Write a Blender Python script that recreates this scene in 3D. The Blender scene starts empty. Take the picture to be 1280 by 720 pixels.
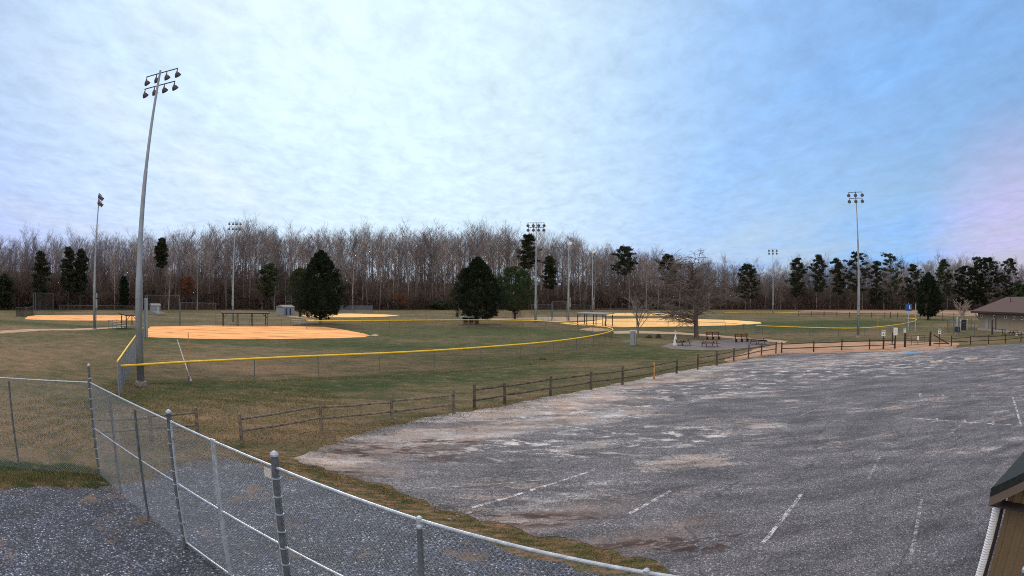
import bpy, math, random
import numpy as np
from mathutils import Vector, Matrix
random.seed(7); rng = np.random.default_rng(7)
sc = bpy.context.scene
COL = sc.collection
rad = math.radians

# ------------------------------------------------------------------ camera model (equisolid security-camera lens)
CAMH = 6.0
F, PITCH, ROLL = 725.0, rad(0.8), rad(0.5)          # F in pixels of a 1280 px wide picture

def G(x, y, z=0.0):
    """surveyed point: where the line of sight of photo pixel (x, y) meets the height z"""
    u, v = x-640, 360-y
    q = math.hypot(u, v)+1e-9
    th = 2*math.asin(q/2/F)
    a, b, c = math.sin(th)*u/q, math.sin(th)*v/q, math.cos(th)
    cr, sr = math.cos(ROLL), math.sin(ROLL)
    a, b = cr*a-sr*b, sr*a+cr*b
    cp, sp = math.cos(PITCH), math.sin(PITCH)
    X, Y, Z = a, c*cp-b*sp, b*cp+c*sp
    t = (z-CAMH)/Z
    return Vector((X*t, Y*t, z))

def proj(X, Y, Z):
    v = Vector((X, Y, Z-CAMH)).normalized()
    cp, sp = math.cos(PITCH), math.sin(PITCH)
    f, u, x = v.y*cp+v.z*sp, v.z*cp-v.y*sp, v.x
    cr, sr = math.cos(ROLL), math.sin(ROLL)
    x, u = cr*x+sr*u, -sr*x+cr*u
    r = 2*F*math.sin(math.acos(max(-1, min(1, f)))/2)
    q = math.hypot(x, u)+1e-9
    return 640+r*x/q, 360-r*u/q

def height(p, ytop):
    lo, hi = 0.0, 80.0
    for _ in range(40):
        m = (lo+hi)/2
        if proj(p.x, p.y, m)[1] > ytop: lo = m
        else: hi = m
    return lo-p.z*0

cam = bpy.data.cameras.new('camera')
cam.type = 'PANO'
cam.panorama_type = 'FISHEYE_EQUISOLID' if hasattr(cam, 'panorama_type') else None
try:
    cam.panorama_type = 'FISHEYE_EQUISOLID'; cam.fisheye_lens = F*36/1280; cam.fisheye_fov = math.pi
except Exception:
    pass
try:
    cam.cycles.panorama_type = 'FISHEYE_EQUISOLID'; cam.cycles.fisheye_lens = F*36/1280; cam.cycles.fisheye_fov = math.pi
except Exception:
    pass
cam.sensor_width = 36; cam.sensor_fit = 'HORIZONTAL'; cam.clip_end = 3000; cam.clip_start = .05
co = bpy.data.objects.new('camera', cam); COL.objects.link(co)
def ax(a, b, c):
    cr, sr = math.cos(ROLL), math.sin(ROLL); a, b = cr*a-sr*b, sr*a+cr*b
    cp, sp = math.cos(PITCH), math.sin(PITCH)
    return Vector((a, c*cp-b*sp, b*cp+c*sp))
R, U, Fw = ax(1, 0, 0), ax(0, 1, 0), ax(0, 0, 1)
co.matrix_world = Matrix(((R.x, U.x, -Fw.x, 0), (R.y, U.y, -Fw.y, 0), (R.z, U.z, -Fw.z, CAMH), (0, 0, 0, 1)))
sc.camera = co

# ------------------------------------------------------------------ node helper
class N:
    def __init__(s, name):
        s.m = bpy.data.materials.new(name); s.m.use_nodes = True
        s.t = s.m.node_tree; s.t.nodes.clear()
        s.out = s.t.nodes.new('ShaderNodeOutputMaterial')
        s._p = None
    def n(s, typ, **k):
        o = s.t.nodes.new(typ)
        for a, b in k.items(): setattr(o, a, b)
        return o
    def L(s, a, b): s.t.links.new(a, b)
    def val(s, inp, v):
        if isinstance(v, bpy.types.NodeSocket): s.L(v, inp)
        else:
            if inp.type == 'RGBA' and len(v) == 3: v = (*v, 1)
            inp.default_value = v
    def pos(s):
        if s._p is None: s._p = s.n('ShaderNodeTexCoord').outputs['Object']
        return s._p
    def uv(s): return s.n('ShaderNodeUVMap').outputs[0]
    def mapping(s, scale=(1, 1, 1), rot=0, src=None):
        o = s.n('ShaderNodeMapping'); s.L(src or s.pos(), o.inputs[0])
        o.inputs['Scale'].default_value = scale; o.inputs['Rotation'].default_value = (0, 0, rot)
        return o.outputs[0]
    def noise(s, sc_, det=3, rough=.55, vec=None, dist=0):
        o = s.n('ShaderNodeTexNoise'); s.L(vec or s.pos(), o.inputs['Vector'])
        o.inputs['Scale'].default_value = sc_; o.inputs['Detail'].default_value = det; o.inputs['Roughness'].default_value = rough
        o.inputs['Distortion'].default_value = dist
        return o.outputs[0]
    def vor(s, sc_, out='Distance', feat='F1', vec=None):
        o = s.n('ShaderNodeTexVoronoi', feature=feat); s.L(vec or s.pos(), o.inputs['Vector'])
        o.inputs['Scale'].default_value = sc_
        return o.outputs[out]
    def math(s, op, a, b=0.0, clamp=False):
        o = s.n('ShaderNodeMath', operation=op, use_clamp=clamp)
        s.val(o.inputs[0], a); s.val(o.inputs[1], b)
        return o.outputs[0]
    def mix(s, f, a, b, mode='MIX'):
        o = s.n('ShaderNodeMixRGB', blend_type=mode)
        s.val(o.inputs[0], f); s.val(o.inputs[1], a); s.val(o.inputs[2], b)
        return o.outputs[0]
    def ramp(s, f, stops):
        o = s.n('ShaderNodeValToRGB'); e = o.color_ramp.elements
        while len(e) < len(stops): e.new(.5)
        for el, (p, c) in zip(e, stops):
            el.position = p; el.color = (*c, 1) if len(c) == 3 else c
        s.L(f, o.inputs[0]); return o.outputs[0]
    def rng(s, f, a, b, c=0., d=1.):
        o = s.n('ShaderNodeMapRange', interpolation_type='SMOOTHSTEP')
        s.L(f, o.inputs[0])
        for i, v in enumerate((a, b, c, d)): o.inputs[i+1].default_value = v
        return o.outputs[0]
    def spot(s, x, y, rx, ry, rot=0, warp=None):
        """soft elliptical region centred at (x, y)"""
        o = s.n('ShaderNodeVectorMath', operation='SUBTRACT'); s.L(warp or s.pos(), o.inputs[0]); o.inputs[1].default_value = (x, y, 0)
        m = s.n('ShaderNodeMapping'); s.L(o.outputs[0], m.inputs[0]); m.inputs['Rotation'].default_value = (0, 0, -rot)
        m2 = s.n('ShaderNodeVectorMath', operation='MULTIPLY'); s.L(m.outputs[0], m2.inputs[0]); m2.inputs[1].default_value = (1/rx, 1/ry, 0)
        l = s.n('ShaderNodeVectorMath', operation='LENGTH'); s.L(m2.outputs[0], l.inputs[0])
        return s.rng(l.outputs['Value'], 1.0, .35)
    def bump(s, h, st, d):
        o = s.n('ShaderNodeBump'); o.inputs['Strength'].default_value = st; o.inputs['Distance'].default_value = d
        s.L(h, o.inputs['Height']); return o.outputs[0]
    def done(s, col, rough=.8, metal=0., bump=None, alpha=None, spec=.3):
        p = s.n('ShaderNodeBsdfPrincipled')
        s.val(p.inputs['Base Color'], col); s.val(p.inputs['Roughness'], rough); s.val(p.inputs['Metallic'], metal)
        p.inputs['Specular IOR Level'].default_value = spec
        if bump is not None: s.L(bump, p.inputs['Normal'])
        if alpha is not None: s.val(p.inputs['Alpha'], alpha)
        s.L(p.outputs[0], s.out.inputs[0])
        return s.m

M = {}
def plain(name, c, rough=.7, metal=0., var=.25, scale=6, spec=.3):
    n = N(name)
    k = n.noise(scale, 4, .65)
    col = n.ramp(k, [(.3, tuple(v*(1-var) for v in c)), (.7, tuple(min(1, v*(1+var)) for v in c))])
    M[name] = n.done(col, rough, metal, n.bump(n.noise(scale*8, 3), .25, .01), spec=spec)
plain('galvanised', (.46, .52, .60), .38, .45, .3, 9)
plain('galvanised_dull', (.115, .135, .165), .6, .3, .4, 7)
plain('pole_steel', (.27, .31, .36), .5, .35, .18, 1.2)
plain('lamp_dark', (.085, .075, .11), .45, .4)
plain('lens_glass', (.22, .22, .26), .2)
plain('lamp_pale', (.55, .58, .62), .4, .3)
plain('concrete', (.34, .31, .28), .9)
plain('yellow_cap', (.90, .58, .03), .6, 0, .12, 3)
plain('weathered_wood', (.165, .14, .115), .9, 0, .6, 5)
plain('aged_wood', (.085, .072, .062), .9, 0, .7, 3)
plain('dark_wood', (.045, .035, .033), .9, 0, .4, 5)
plain('yellow_wood', (.42, .25, .09), .85, 0, .3, 5)
plain('grey_paint', (.25, .29, .34), .6, 0, .12)
plain('roof_brown', (.105, .070, .065), .9, 0, .25, 4)
plain('roof_grey', (.22, .21, .23), .8, 0, .2, 2)
plain('tan_wall', (.27, .22, .165), .9, 0, .1, 1.5)
plain('trim_dark', (.035, .025, .025), .8)
plain('white_paint', (.75, .76, .78), .6, 0, .06)
plain('dark_glass_and_shade', (.015, .018, .025), .15)
plain('sign_green', (.03, .32, .22), .5, 0, .1)
plain('sign_blue', (.02, .10, .32), .5, 0, .1)
plain('sign_violet', (.42, .22, .52), .5, 0, .1)
plain('table_brown', (.16, .085, .05), .8, 0, .3)
plain('fascia_tan', (.17, .13, .10), .8, 0, .12, 3)
plain('wheel_stop_paint', (.60, .50, .46), .9, 0, .2)
plain('trunk_grey', (.17, .145, .13), .95, 0, .4, 3)
plain('trunk_dark', (.05, .04, .035), .95, 0, .4, 3)
plain('unit_dark', (.02, .022, .035), .7)
plain('net_pad_blue', (.035, .05, .10), .8)
plain('siding_brown', (.20, .14, .08), .55, 0, .1, 3)
plain('shingle', (.022, .026, .026), .85, 0, .35, 14)
plain('silver_bench', (.42, .44, .46), .45, .4, .1)

def wood_bark(name, c0, c1):
    n = N(name)
    oi = n.n('ShaderNodeObjectInfo').outputs['Random']
    k = n.math('ADD', n.math('MULTIPLY', n.noise(.35, 3), .5), n.math('MULTIPLY', oi, .5))
    M[name] = n.done(n.ramp(k, [(.25, c0), (.75, c1)]), .95, 0, spec=.1)
wood_bark('forest_bark', (.125, .108, .112), (.34, .295, .295))
wood_bark('forest_bark_far', (.13, .11, .115), (.28, .24, .245))
wood_bark('understorey_bark', (.06, .045, .04), (.19, .15, .135))
wood_bark('park_bark', (.13, .11, .105), (.28, .245, .24))
wood_bark('pale_bark', (.30, .24, .23), (.42, .36, .34))
def leafy(name, c0, c1):
    n = N(name)
    g = n.n('ShaderNodeNewGeometry').outputs['Random Per Island']
    k = n.math('ADD', n.math('MULTIPLY', g, .55), n.math('MULTIPLY', n.noise(.9, 2), .45))
    M[name] = n.done(n.ramp(k, [(.25, c0), (.75, c1)]), .75, 0, spec=.2)
leafy('cedar_leaf', (.004, .009, .004), (.016, .032, .012))
leafy('pine_needle', (.022, .035, .016), (.065, .085, .04))
leafy('pine_dark', (.011, .018, .010), (.045, .055, .030))
leafy('pine_green', (.018, .038, .013), (.05, .09, .033))
leafy('oak_leaf', (.10, .035, .02), (.22, .09, .05))
leafy('brush', (.012, .010, .008), (.075, .045, .035))
leafy('grass_blade', (.05, .085, .018), (.28, .22, .11))
leafy('dead_leaf', (.05, .03, .02), (.28, .16, .09))

# chain link seen from afar: real diamond pattern in the sheet
def chain_mat(name, c, wire=.075, cell=.055):
    n = N(name)
    s = n.n('ShaderNodeSeparateXYZ'); n.L(n.uv(), s.inputs[0])
    def w(op):
        a = n.math('DIVIDE', n.math(op, s.outputs[0], s.outputs[1]), cell*1.414)
        f = n.math('ABSOLUTE', n.math('SUBTRACT', n.math('FRACT', a), .5))
        return n.math('LESS_THAN', f, wire)
    a = n.math('MAXIMUM', w('ADD'), w('SUBTRACT'))
    M[name] = n.done(c, .55, .3, alpha=a)
chain_mat('chain_link', (.13, .13, .145), .034)
chain_mat('chain_link_brown', (.11, .07, .06), .05)
chain_mat('chain_link_near', (.30, .33, .37), .05)
chain_mat('chain_link_rust', (.20, .10, .08), .10)
chain_mat('chain_link_blue', (.20, .25, .33), .12)
chain_mat('black_screen', (.02, .02, .025), .22)

# ------------------------------------------------------------------ mesh builder
class MB:
    def __init__(s): s.v = []; s.f = []; s.uv = None
    def box(s, c, size, rot=0, tilt=None):
        cx, cy, cz = c; a, b, h = size[0]/2, size[1]/2, size[2]/2
        m = Matrix.Rotation(rot, 3, 'Z')
        if tilt: m = m @ Matrix.Rotation(tilt, 3, 'X')
        k = len(s.v)
        for x, y, z in ((-a, -b, -h), (a, -b, -h), (a, b, -h), (-a, b, -h), (-a, -b, h), (a, -b, h), (a, b, h), (-a, b, h)):
            p = m @ Vector((x, y, z)); s.v.append((p.x+cx, p.y+cy, p.z+cz))
        for q in ((0, 3, 2, 1), (4, 5, 6, 7), (0, 1, 5, 4), (1, 2, 6, 5), (2, 3, 7, 6), (3, 0, 4, 7)): s.f.append(tuple(k+i for i in q))
        return s
    def tube(s, p, q, r0, r1=None, n=8, cap=True):
        r1 = r0 if r1 is None else r1
        p, q = Vector(p), Vector(q); d = (q-p).normalized()
        a = d.orthogonal().normalized(); b = d.cross(a); k = len(s.v)
        for pt, r in ((p, r0), (q, r1)):
            for i in range(n):
                t = 2*math.pi*i/n; w = pt+(a*math.cos(t)+b*math.sin(t))*r; s.v.append(tuple(w))
        for i in range(n):
            j = (i+1) % n; s.f.append((k+i, k+j, k+n+j, k+n+i))
        if cap:
            s.f.append(tuple(k+i for i in reversed(range(n)))); s.f.append(tuple(k+n+i for i in range(n)))
        return s
    def path(s, pts, r, n=8):
        """a swept pipe through pts"""
        P = [Vector(p) for p in pts]; k = len(s.v)
        for i, p in enumerate(P):
            d = ((P[min(i+1, len(P)-1)]-P[max(i-1, 0)])).normalized()
            a = d.cross(Vector((0, 0, 1)));
            if a.length < .01: a = Vector((1, 0, 0))
            a.normalize(); b = a.cross(d)
            for j in range(n):
                t = 2*math.pi*j/n; s.v.append(tuple(p+(a*math.cos(t)+b*math.sin(t))*r))
        for i in range(len(P)-1):
            for j in range(n):
                l = (j+1) % n; o = k+i*n
                s.f.append((o+j, o+l, o+n+l, o+n+j))
        s.f.append(tuple(k+j for j in range(n))); s.f.append(tuple(k+(len(P)-1)*n+j for j in reversed(range(n))))
        return s
    def lathe(s, base, axis, prof, n=12):
        base, axis = Vector(base), Vector(axis).normalized(); a = axis.orthogonal().normalized(); b = axis.cross(a); k = len(s.v)
        for h, r in prof:
            for i in range(n):
                t = 2*math.pi*i/n; s.v.append(tuple(base+axis*h+(a*math.cos(t)+b*math.sin(t))*r))
        for j in range(len(prof)-1):
            for i in range(n):
                l = (i+1) % n; s.f.append((k+j*n+i, k+j*n+l, k+(j+1)*n+l, k+(j+1)*n+i))
        s.f.append(tuple(k+i for i in reversed(range(n)))); s.f.append(tuple(k+(len(prof)-1)*n+i for i in range(n)))
        return s
    def poly(s, pts):
        k = len(s.v); s.v += [tuple(p) for p in pts]; s.f.append(tuple(range(k, k+len(pts)))); return s
    def prism(s, pts, ext):
        """closed prism: polygon pts swept by vector ext"""
        k = len(s.v); n = len(pts); e = Vector(ext)
        s.v += [tuple(p) for p in pts]+[tuple(Vector(p)+e) for p in pts]
        s.f.append(tuple(k+i for i in range(n))); s.f.append(tuple(k+n+i for i in reversed(range(n))))
        for i in range(n):
            j = (i+1) % n; s.f.append((k+i, k+n+i, k+n+j, k+j))
        return s
    def build(s, name, mat, parent=None, smooth=False):
        me = bpy.data.meshes.new(name); me.from_pydata(s.v, [], s.f)
        if s.uv:
            ul = me.uv_layers.new(name='UVMap'); ul.data.foreach_set('uv', np.array(s.uv, dtype=np.float32).ravel())
        me.materials.append(M[mat] if isinstance(mat, str) else mat)
        if smooth: me.polygons.foreach_set('use_smooth', [True]*len(me.polygons))
        o = bpy.data.objects.new(name, me); COL.objects.link(o)
        if parent is not None: o.parent = parent
        return o

def tag(o, label=None, cat=None, group=None, kind=None):
    if label: o['label'] = label
    if cat: o['category'] = cat
    if group: o['group'] = group
    if kind: o['kind'] = kind
    return o
def empty(name, loc, rz=0, label=None, cat=None, group=None):
    o = bpy.data.objects.new(name, None); o.location = loc; o.rotation_euler = (0, 0, rz); o.empty_display_size = .2
    COL.objects.link(o); return tag(o, label, cat, group)
def copy_tree(o, parent=None):
    c = o.copy(); COL.objects.link(c); c.parent = parent
    for ch in list(o.children): copy_tree(ch, c)
    return c
def tris_obj(name, V, Fc, mat, parent=None):
    me = bpy.data.meshes.new(name)
    V = np.ascontiguousarray(V, dtype=np.float32); Fc = np.ascontiguousarray(Fc, dtype=np.int32); k = Fc.shape[1]
    me.vertices.add(len(V)); me.vertices.foreach_set('co', V.ravel())
    me.loops.add(Fc.size); me.loops.foreach_set('vertex_index', Fc.ravel())
    me.polygons.add(len(Fc)); me.polygons.foreach_set('loop_start', np.arange(0, Fc.size, k, dtype=np.int32))
    me.materials.append(M[mat]); me.update(calc_edges=True); me.validate()
    o = bpy.data.objects.new(name, me); COL.objects.link(o)
    if parent is not None: o.parent = parent
    return o

# ------------------------------------------------------------------ world
SUN_AZ, SUN_EL = rad(-25), rad(38)                  # azimuth from +Y to +X
w = bpy.data.worlds.new('World'); sc.world = w; w.use_nodes = True
nt = w.node_tree; nt.nodes.clear()
class W(N):
    def __init__(s):
        s.t = nt; s._p = None; s.out = nt.nodes.new('ShaderNodeOutputWorld')
    def pos(s):
        if s._p is None: s._p = s.n('ShaderNodeTexCoord').outputs['Generated']
        return s._p
q = W()
sky = q.n('ShaderNodeTexSky', sky_type='NISHITA', sun_disc=False, sun_elevation=SUN_EL, sun_rotation=SUN_AZ)
sky.air_density = 1.2; sky.dust_density = 1.5
bg1 = q.n('ShaderNodeBackground'); q.L(sky.outputs[0], bg1.inputs[0]); bg1.inputs[1].default_value = .13
sep = q.n('ShaderNodeSeparateXYZ'); q.L(q.pos(), sep.inputs[0])
zz = q.math('MAXIMUM', q.math('ADD', sep.outputs[2], .10), .03)
comb = q.n('ShaderNodeCombineXYZ'); q.L(q.math('DIVIDE', sep.outputs[0], zz), comb.inputs[0]); q.L(q.math('DIVIDE', sep.outputs[1], zz), comb.inputs[1])
pl = comb.outputs[0]
def dotd(az, el):
    o = q.n('ShaderNodeVectorMath', operation='DOT_PRODUCT'); q.L(q.pos(), o.inputs[0])
    o.inputs[1].default_value = (math.sin(rad(az))*math.cos(rad(el)), math.cos(rad(az))*math.cos(rad(el)), math.sin(rad(el)))
    return o.outputs['Value']
glow = q.rng(dotd(-10, 34), .60, 1.0)
blue = q.rng(dotd(50, 14), .66, 1.0)
lav = q.rng(dotd(55, 4), .965, 1.0)
low = q.rng(sep.outputs[2], .0, .34, 1, 0)
c0 = q.mix(low, (.48, .66, 1.03), (.50, .60, 1.0))
c1 = q.mix(glow, c0, (.74, .95, 1.09))
back = q.rng(dotd(180, 30), -.1, .8)
c1 = q.mix(back, c1, (1.25, 1.12, .98))
c2 = q.mix(blue, c1, (.25, .52, .98))
c3 = q.mix(q.math('MULTIPLY', lav, .8), c2, (.66, .54, .88))
streak = q.noise(1.0, 6, .55, q.mapping((.8, .30, 1), rad(38), pl), .35)
fine = q.noise(7.5, 5, .68, q.mapping((1, .6, 1), rad(-30), pl), .3)
k = q.math('ADD', q.math('MULTIPLY', q.math('SUBTRACT', streak, .5), .55), q.math('MULTIPLY', q.math('SUBTRACT', fine, .5), .62))
bright = q.math('ADD', 1.0, k)
cmul = q.n('ShaderNodeVectorMath', operation='SCALE'); q.L(c3, cmul.inputs[0]); q.L(bright, cmul.inputs['Scale'])
bg2 = q.n('ShaderNodeBackground'); q.L(cmul.outputs[0], bg2.inputs[0]); bg2.inputs[1].default_value = .88
mixs = q.n('ShaderNodeMixShader')
cov = q.rng(q.math('ADD', streak, q.math('MULTIPLY', blue, -.22)), .15, .5, .62, .96)
q.L(cov, mixs.inputs[0]); q.L(bg1.outputs[0], mixs.inputs[1]); q.L(bg2.outputs[0], mixs.inputs[2])
q.L(mixs.outputs[0], q.out.inputs[0])
sl = bpy.data.lights.new('sun', 'SUN'); sl.energy = 1.5; sl.angle = rad(22); sl.color = (1, .90, .76)
so = bpy.data.objects.new('sun', sl); COL.objects.link(so)
sd = Vector((math.sin(SUN_AZ)*math.cos(SUN_EL), math.cos(SUN_AZ)*math.cos(SUN_EL), math.sin(SUN_EL)))
so.rotation_euler = sd.to_track_quat('Z', 'Y').to_euler()
vs = sc.view_settings; vs.view_transform = 'Standard'; vs.look = 'None'; vs.gamma = 1; vs.exposure = .12
sc.cycles.transparent_max_bounces = 40; sc.cycles.max_bounces = 5; sc.cycles.use_denoising = False; sc.cycles.filter_width = 1.0

# ------------------------------------------------------------------ ground materials
def ground_mat():
    n = N('grass_ground')
    warp = n.n('ShaderNodeVectorMath', operation='ADD')
    wn = n.n('ShaderNodeTexNoise'); n.L(n.pos(), wn.inputs['Vector']); wn.inputs['Scale'].default_value = .22; wn.inputs['Detail'].default_value = 4
    ws = n.n('ShaderNodeVectorMath', operation='MULTIPLY_ADD'); n.L(wn.outputs['Color'], ws.inputs[0]); ws.inputs[1].default_value = (7, 7, 0); ws.inputs[2].default_value = (-3.5, -3.5, 0)
    n.L(n.pos(), warp.inputs[0]); n.L(ws.outputs[0], warp.inputs[1]); wp = warp.outputs[0]
    a = n.noise(.055, 4, .6); b = n.noise(.45, 4, .6, n.mapping((1, 1.6, 1))); c = n.noise(3.2, 4, .7); d = n.noise(17, 3, .7)
    k = n.math('ADD', n.math('ADD', n.math('MULTIPLY', a, .45), n.math('MULTIPLY', b, .40)), n.math('ADD', n.math('MULTIPLY', c, .30), n.math('MULTIPLY', d, .22)))
    k = n.math('SUBTRACT', k, .18)      # mean about .5
    S = []
    def sp(px, py, rx, ry, rot, amt):
        p = G(px, py); S.append((p.x, p.y, rx, ry, rot, amt))
    sp(340, 483, 13, 3.2, rad(15), -.13)    # green below the yellow-capped fence
    sp(560, 470, 16, 4, rad(25), -.10)
    sp(760, 445, 22, 7, rad(20), -.09)
    sp(330, 427, 40, 10, 0, -.11)           # outfield turf
    sp(600, 415, 46, 22, 0, -.09)
    sp(560, 432, 30, 10, rad(5), -.04)
    sp(1000, 405, 60, 30, 0, -.12)
    sp(960, 415, 40, 10, 0, -.05)
    sp(60, 597, 5.5, 1.15, 0, -.30)         # green band inside the fence
    sp(60, 520, 11, 7, 0, .10)              # dry brown slope, left
    sp(300, 525, 10, 4.5, 0, .13)
    sp(430, 510, 8, 2.4, 0, .07)
    sp(330, 462, 18, 3, 0, .06)
    sp(80, 440, 30, 14, 0, .05)
    sp(1120, 386, 130, 42, 0, .10)
    sp(60, 406, 50, 6, 0, -.10)
    for x, y, rx, ry, rot, amt in S:
        k = n.math('ADD', k, n.math('MULTIPLY', n.spot(x, y, rx, ry, rot, wp), amt))
    col = n.ramp(k, [(.24, (.024, .045, .012)), (.40, (.058, .075, .024)), (.49, (.115, .10, .048)), (.58, (.20, .145, .082)), (.74, (.34, .21, .125))])
    # bare orange earth scars
    e = n.rng(n.noise(.33, 5, .65, n.mapping((1, 2.2, 1))), .63, .72)
    reg = None
    for px, py, rx, ry in ((520, 420, 20, 5), (350, 505, 7, 2.5), (460, 489, 5, 1.6), (290, 470, 10, 2), (640, 448, 8, 3), (370, 545, 5, 1.4), (1100, 425, 18, 3), (900, 452, 8, 4)):
        p = G(px, py); t = n.spot(p.x, p.y, rx, ry, 0, wp); reg = t if reg is None else n.math('MAXIMUM', reg, t)
    col = n.mix(n.math('MULTIPLY', n.math('MULTIPLY', e, reg), .8), col, (.46, .25, .14))
    tan = n.rng(n.noise(1.1, 6, .75, n.mapping((.7, 1.5, 1))), .53, .66)
    col = n.mix(n.math('MULTIPLY', tan, .62), col, (.30, .185, .11))
    grn = n.rng(n.noise(.8, 6, .75, n.mapping((.8, 1.6, 1), .4)), .55, .68)
    col = n.mix(n.math('MULTIPLY', grn, .55), col, (.038, .062, .02))
    f = n.rng(n.noise(30, 3, .8), .3, .7, .40, 1.65)
    s2 = n.n('ShaderNodeVectorMath', operation='SCALE'); n.L(col, s2.inputs[0]); n.L(f, s2.inputs['Scale'])
    g = n.rng(n.noise(6, 5, .8, n.mapping((1, 1.5, 1))), .3, .7, .55, 1.42)
    s3 = n.n('ShaderNodeVectorMath', operation='SCALE'); n.L(s2.outputs[0], s3.inputs[0]); n.L(g, s3.inputs['Scale'])
    return n.done(s3.outputs[0], .95, 0, n.bump(n.noise(18, 5, .8), 1.0, .10), spec=.1)
M['grass_ground'] = ground_mat()

def lot_mat():
    n = N('worn_asphalt')
    sp1 = n.vor(38, 'Color'); sep = n.n('ShaderNodeSeparateColor'); n.L(sp1, sep.inputs[0])
    r = sep.outputs[0]
    base = n.ramp(r, [(0, (.055, .052, .058)), (.5, (.10, .096, .106)), (.8, (.155, .148, .162)), (.95, (.26, .245, .26)), (1, (.46, .44, .46))])
    rot = rad(36)
    big = n.noise(.10, 5, .6, n.mapping((1, 1.9, 1), -rot))
    mid = n.noise(.75, 5, .65, n.mapping((.55, 1.7, 1), -.12), .3)
    sm = n.noise(4.5, 4, .7)
    k = n.math('ADD', n.math('ADD', n.math('MULTIPLY', big, .30), n.math('MULTIPLY', mid, .40)), n.math('ADD', n.math('MULTIPLY', sm, .24), n.math('MULTIPLY', n.noise(13, 4, .75), .16)))
    for px, py, rx, ry, ro, amt in ((560, 545, 5.5, 2.3, rad(25), .15), (690, 507, 9, 2.2, rad(36), .20), (800, 475, 14, 3.2, rad(38), .22), (880, 455, 12, 3.0, rad(35), .16), (740, 520, 6, 2.2, rad(36), .08), (980, 460, 12, 3, 0, .07), (420, 575, 2.6, 1.6, rad(10), .08),
                                  (860, 578, 3.2, 1.5, 0, .10), (700, 560, 4.5, 1.2, .3, .06), (1120, 640, 7, 5.5, 0, -.14), (820, 660, 4, 2, 0, -.06), (1130, 440, 40, 3.2, rad(2), .06), (930, 492, 4, 2, 0, .06), (1080, 450, 16, 4, 0, .06), (700, 620, 5, 2.5, 0, .035), (960, 532, 1.6, .9, 0, .09)):
        p = G(px, py); k = n.math('ADD', k, n.math('MULTIPLY', n.spot(p.x, p.y, rx, ry, ro), amt))
    pale = n.rng(k, .565, .665)
    palec = n.mix(n.rng(n.noise(.5, 3), .4, .6), (.40, .315, .275), (.37, .35, .35))
    pc = n.n('ShaderNodeVectorMath', operation='SCALE'); n.L(palec, pc.inputs[0]); n.L(n.rng(r, 0, 1, .55, 1.35), pc.inputs['Scale'])
    col = n.mix(n.math('MULTIPLY', pale, .88), base, pc.outputs[0])
    # small scoured white patches, mostly in the middle and far part of the lot
    sc_ = n.math('ADD', n.math('MULTIPLY', n.noise(.85, 6, .72, n.mapping((.75, 1.3, 1), .7), .2), .8), n.math('MULTIPLY', n.noise(16, 3, .8), .2))
    fr_ = None
    for px, py, rx, ry, ro in ((780, 500, 16, 5, rad(38)), (900, 480, 16, 7, rad(20)), (1050, 460, 30, 9, 0), (640, 560, 7, 3, 0), (830, 545, 7, 3, 0)):
        p = G(px, py); t = n.spot(p.x, p.y, rx, ry, ro); fr_ = t if fr_ is None else n.math('MAXIMUM', fr_, t)
    col = n.mix(n.math('MULTIPLY', n.math('MULTIPLY', n.rng(sc_, .53, .59), fr_), .92), col, n.mix(n.noise(1.7), (.46, .43, .41), (.66, .62, .62)))
    # dark earth stains by the fence corner and the drain edge
    st = n.rng(n.noise(1.1, 6, .75, n.mapping((.6, 1.6, 1), .1), .5), .50, .56)
    wr = None
    for px, py, rx, ry in ((470, 560, 6, 2.6), (600, 535, 6, 2), (720, 505, 8, 2.2), (840, 475, 10, 2.6), (430, 590, 3, 1.5), (620, 660, 6, 1.2), (760, 685, 5, .9)):
        p = G(px, py); t = n.spot(p.x, p.y, rx, ry, rad(25)); wr = t if wr is None else n.math('MAXIMUM', wr, t)
    col = n.mix(n.math('MULTIPLY', wr, n.rng(n.noise(2.1, 6, .8), .35, .65, .05, .7)), col, (.27, .19, .155))
    reg = None
    for px, py, rx, ry in ((480, 565, 5.0, 2.0), (560, 553, 2.5, .8), (860, 680, 4, .9), (400, 590, 2.4, 1.2), (640, 650, 4, .8)):
        p = G(px, py); t = n.spot(p.x, p.y, rx, ry); reg = t if reg is None else n.math('MAXIMUM', reg, t)
    col = n.mix(n.math('MULTIPLY', n.math('MULTIPLY', st, reg), .92), col, (.055, .027, .022))
    # tonal drift + fine seams
    f = n.rng(n.noise(.5, 6, .7, n.mapping((.6, 1.6, 1), -.1)), .3, .7, .62, 1.4)
    s2 = n.n('ShaderNodeVectorMath', operation='SCALE'); n.L(col, s2.inputs[0]); n.L(f, s2.inputs['Scale'])
    wv = n.n('ShaderNodeVectorMath', operation='ADD'); nn = n.n('ShaderNodeTexNoise'); n.L(n.pos(), nn.inputs['Vector']); nn.inputs['Scale'].default_value = .9
    n.L(n.pos(), wv.inputs[0]); n.L(nn.outputs['Color'], wv.inputs[1])
    cr = n.rng(n.vor(.16, 'Distance', 'DISTANCE_TO_EDGE', wv.outputs[0]), .0, .006, .55, 0)
    col = n.mix(cr, s2.outputs[0], (.03, .03, .032))
    return n.done(col, .88, 0, n.bump(r, .5, .012), spec=.25)
M['worn_asphalt'] = lot_mat()

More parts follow.
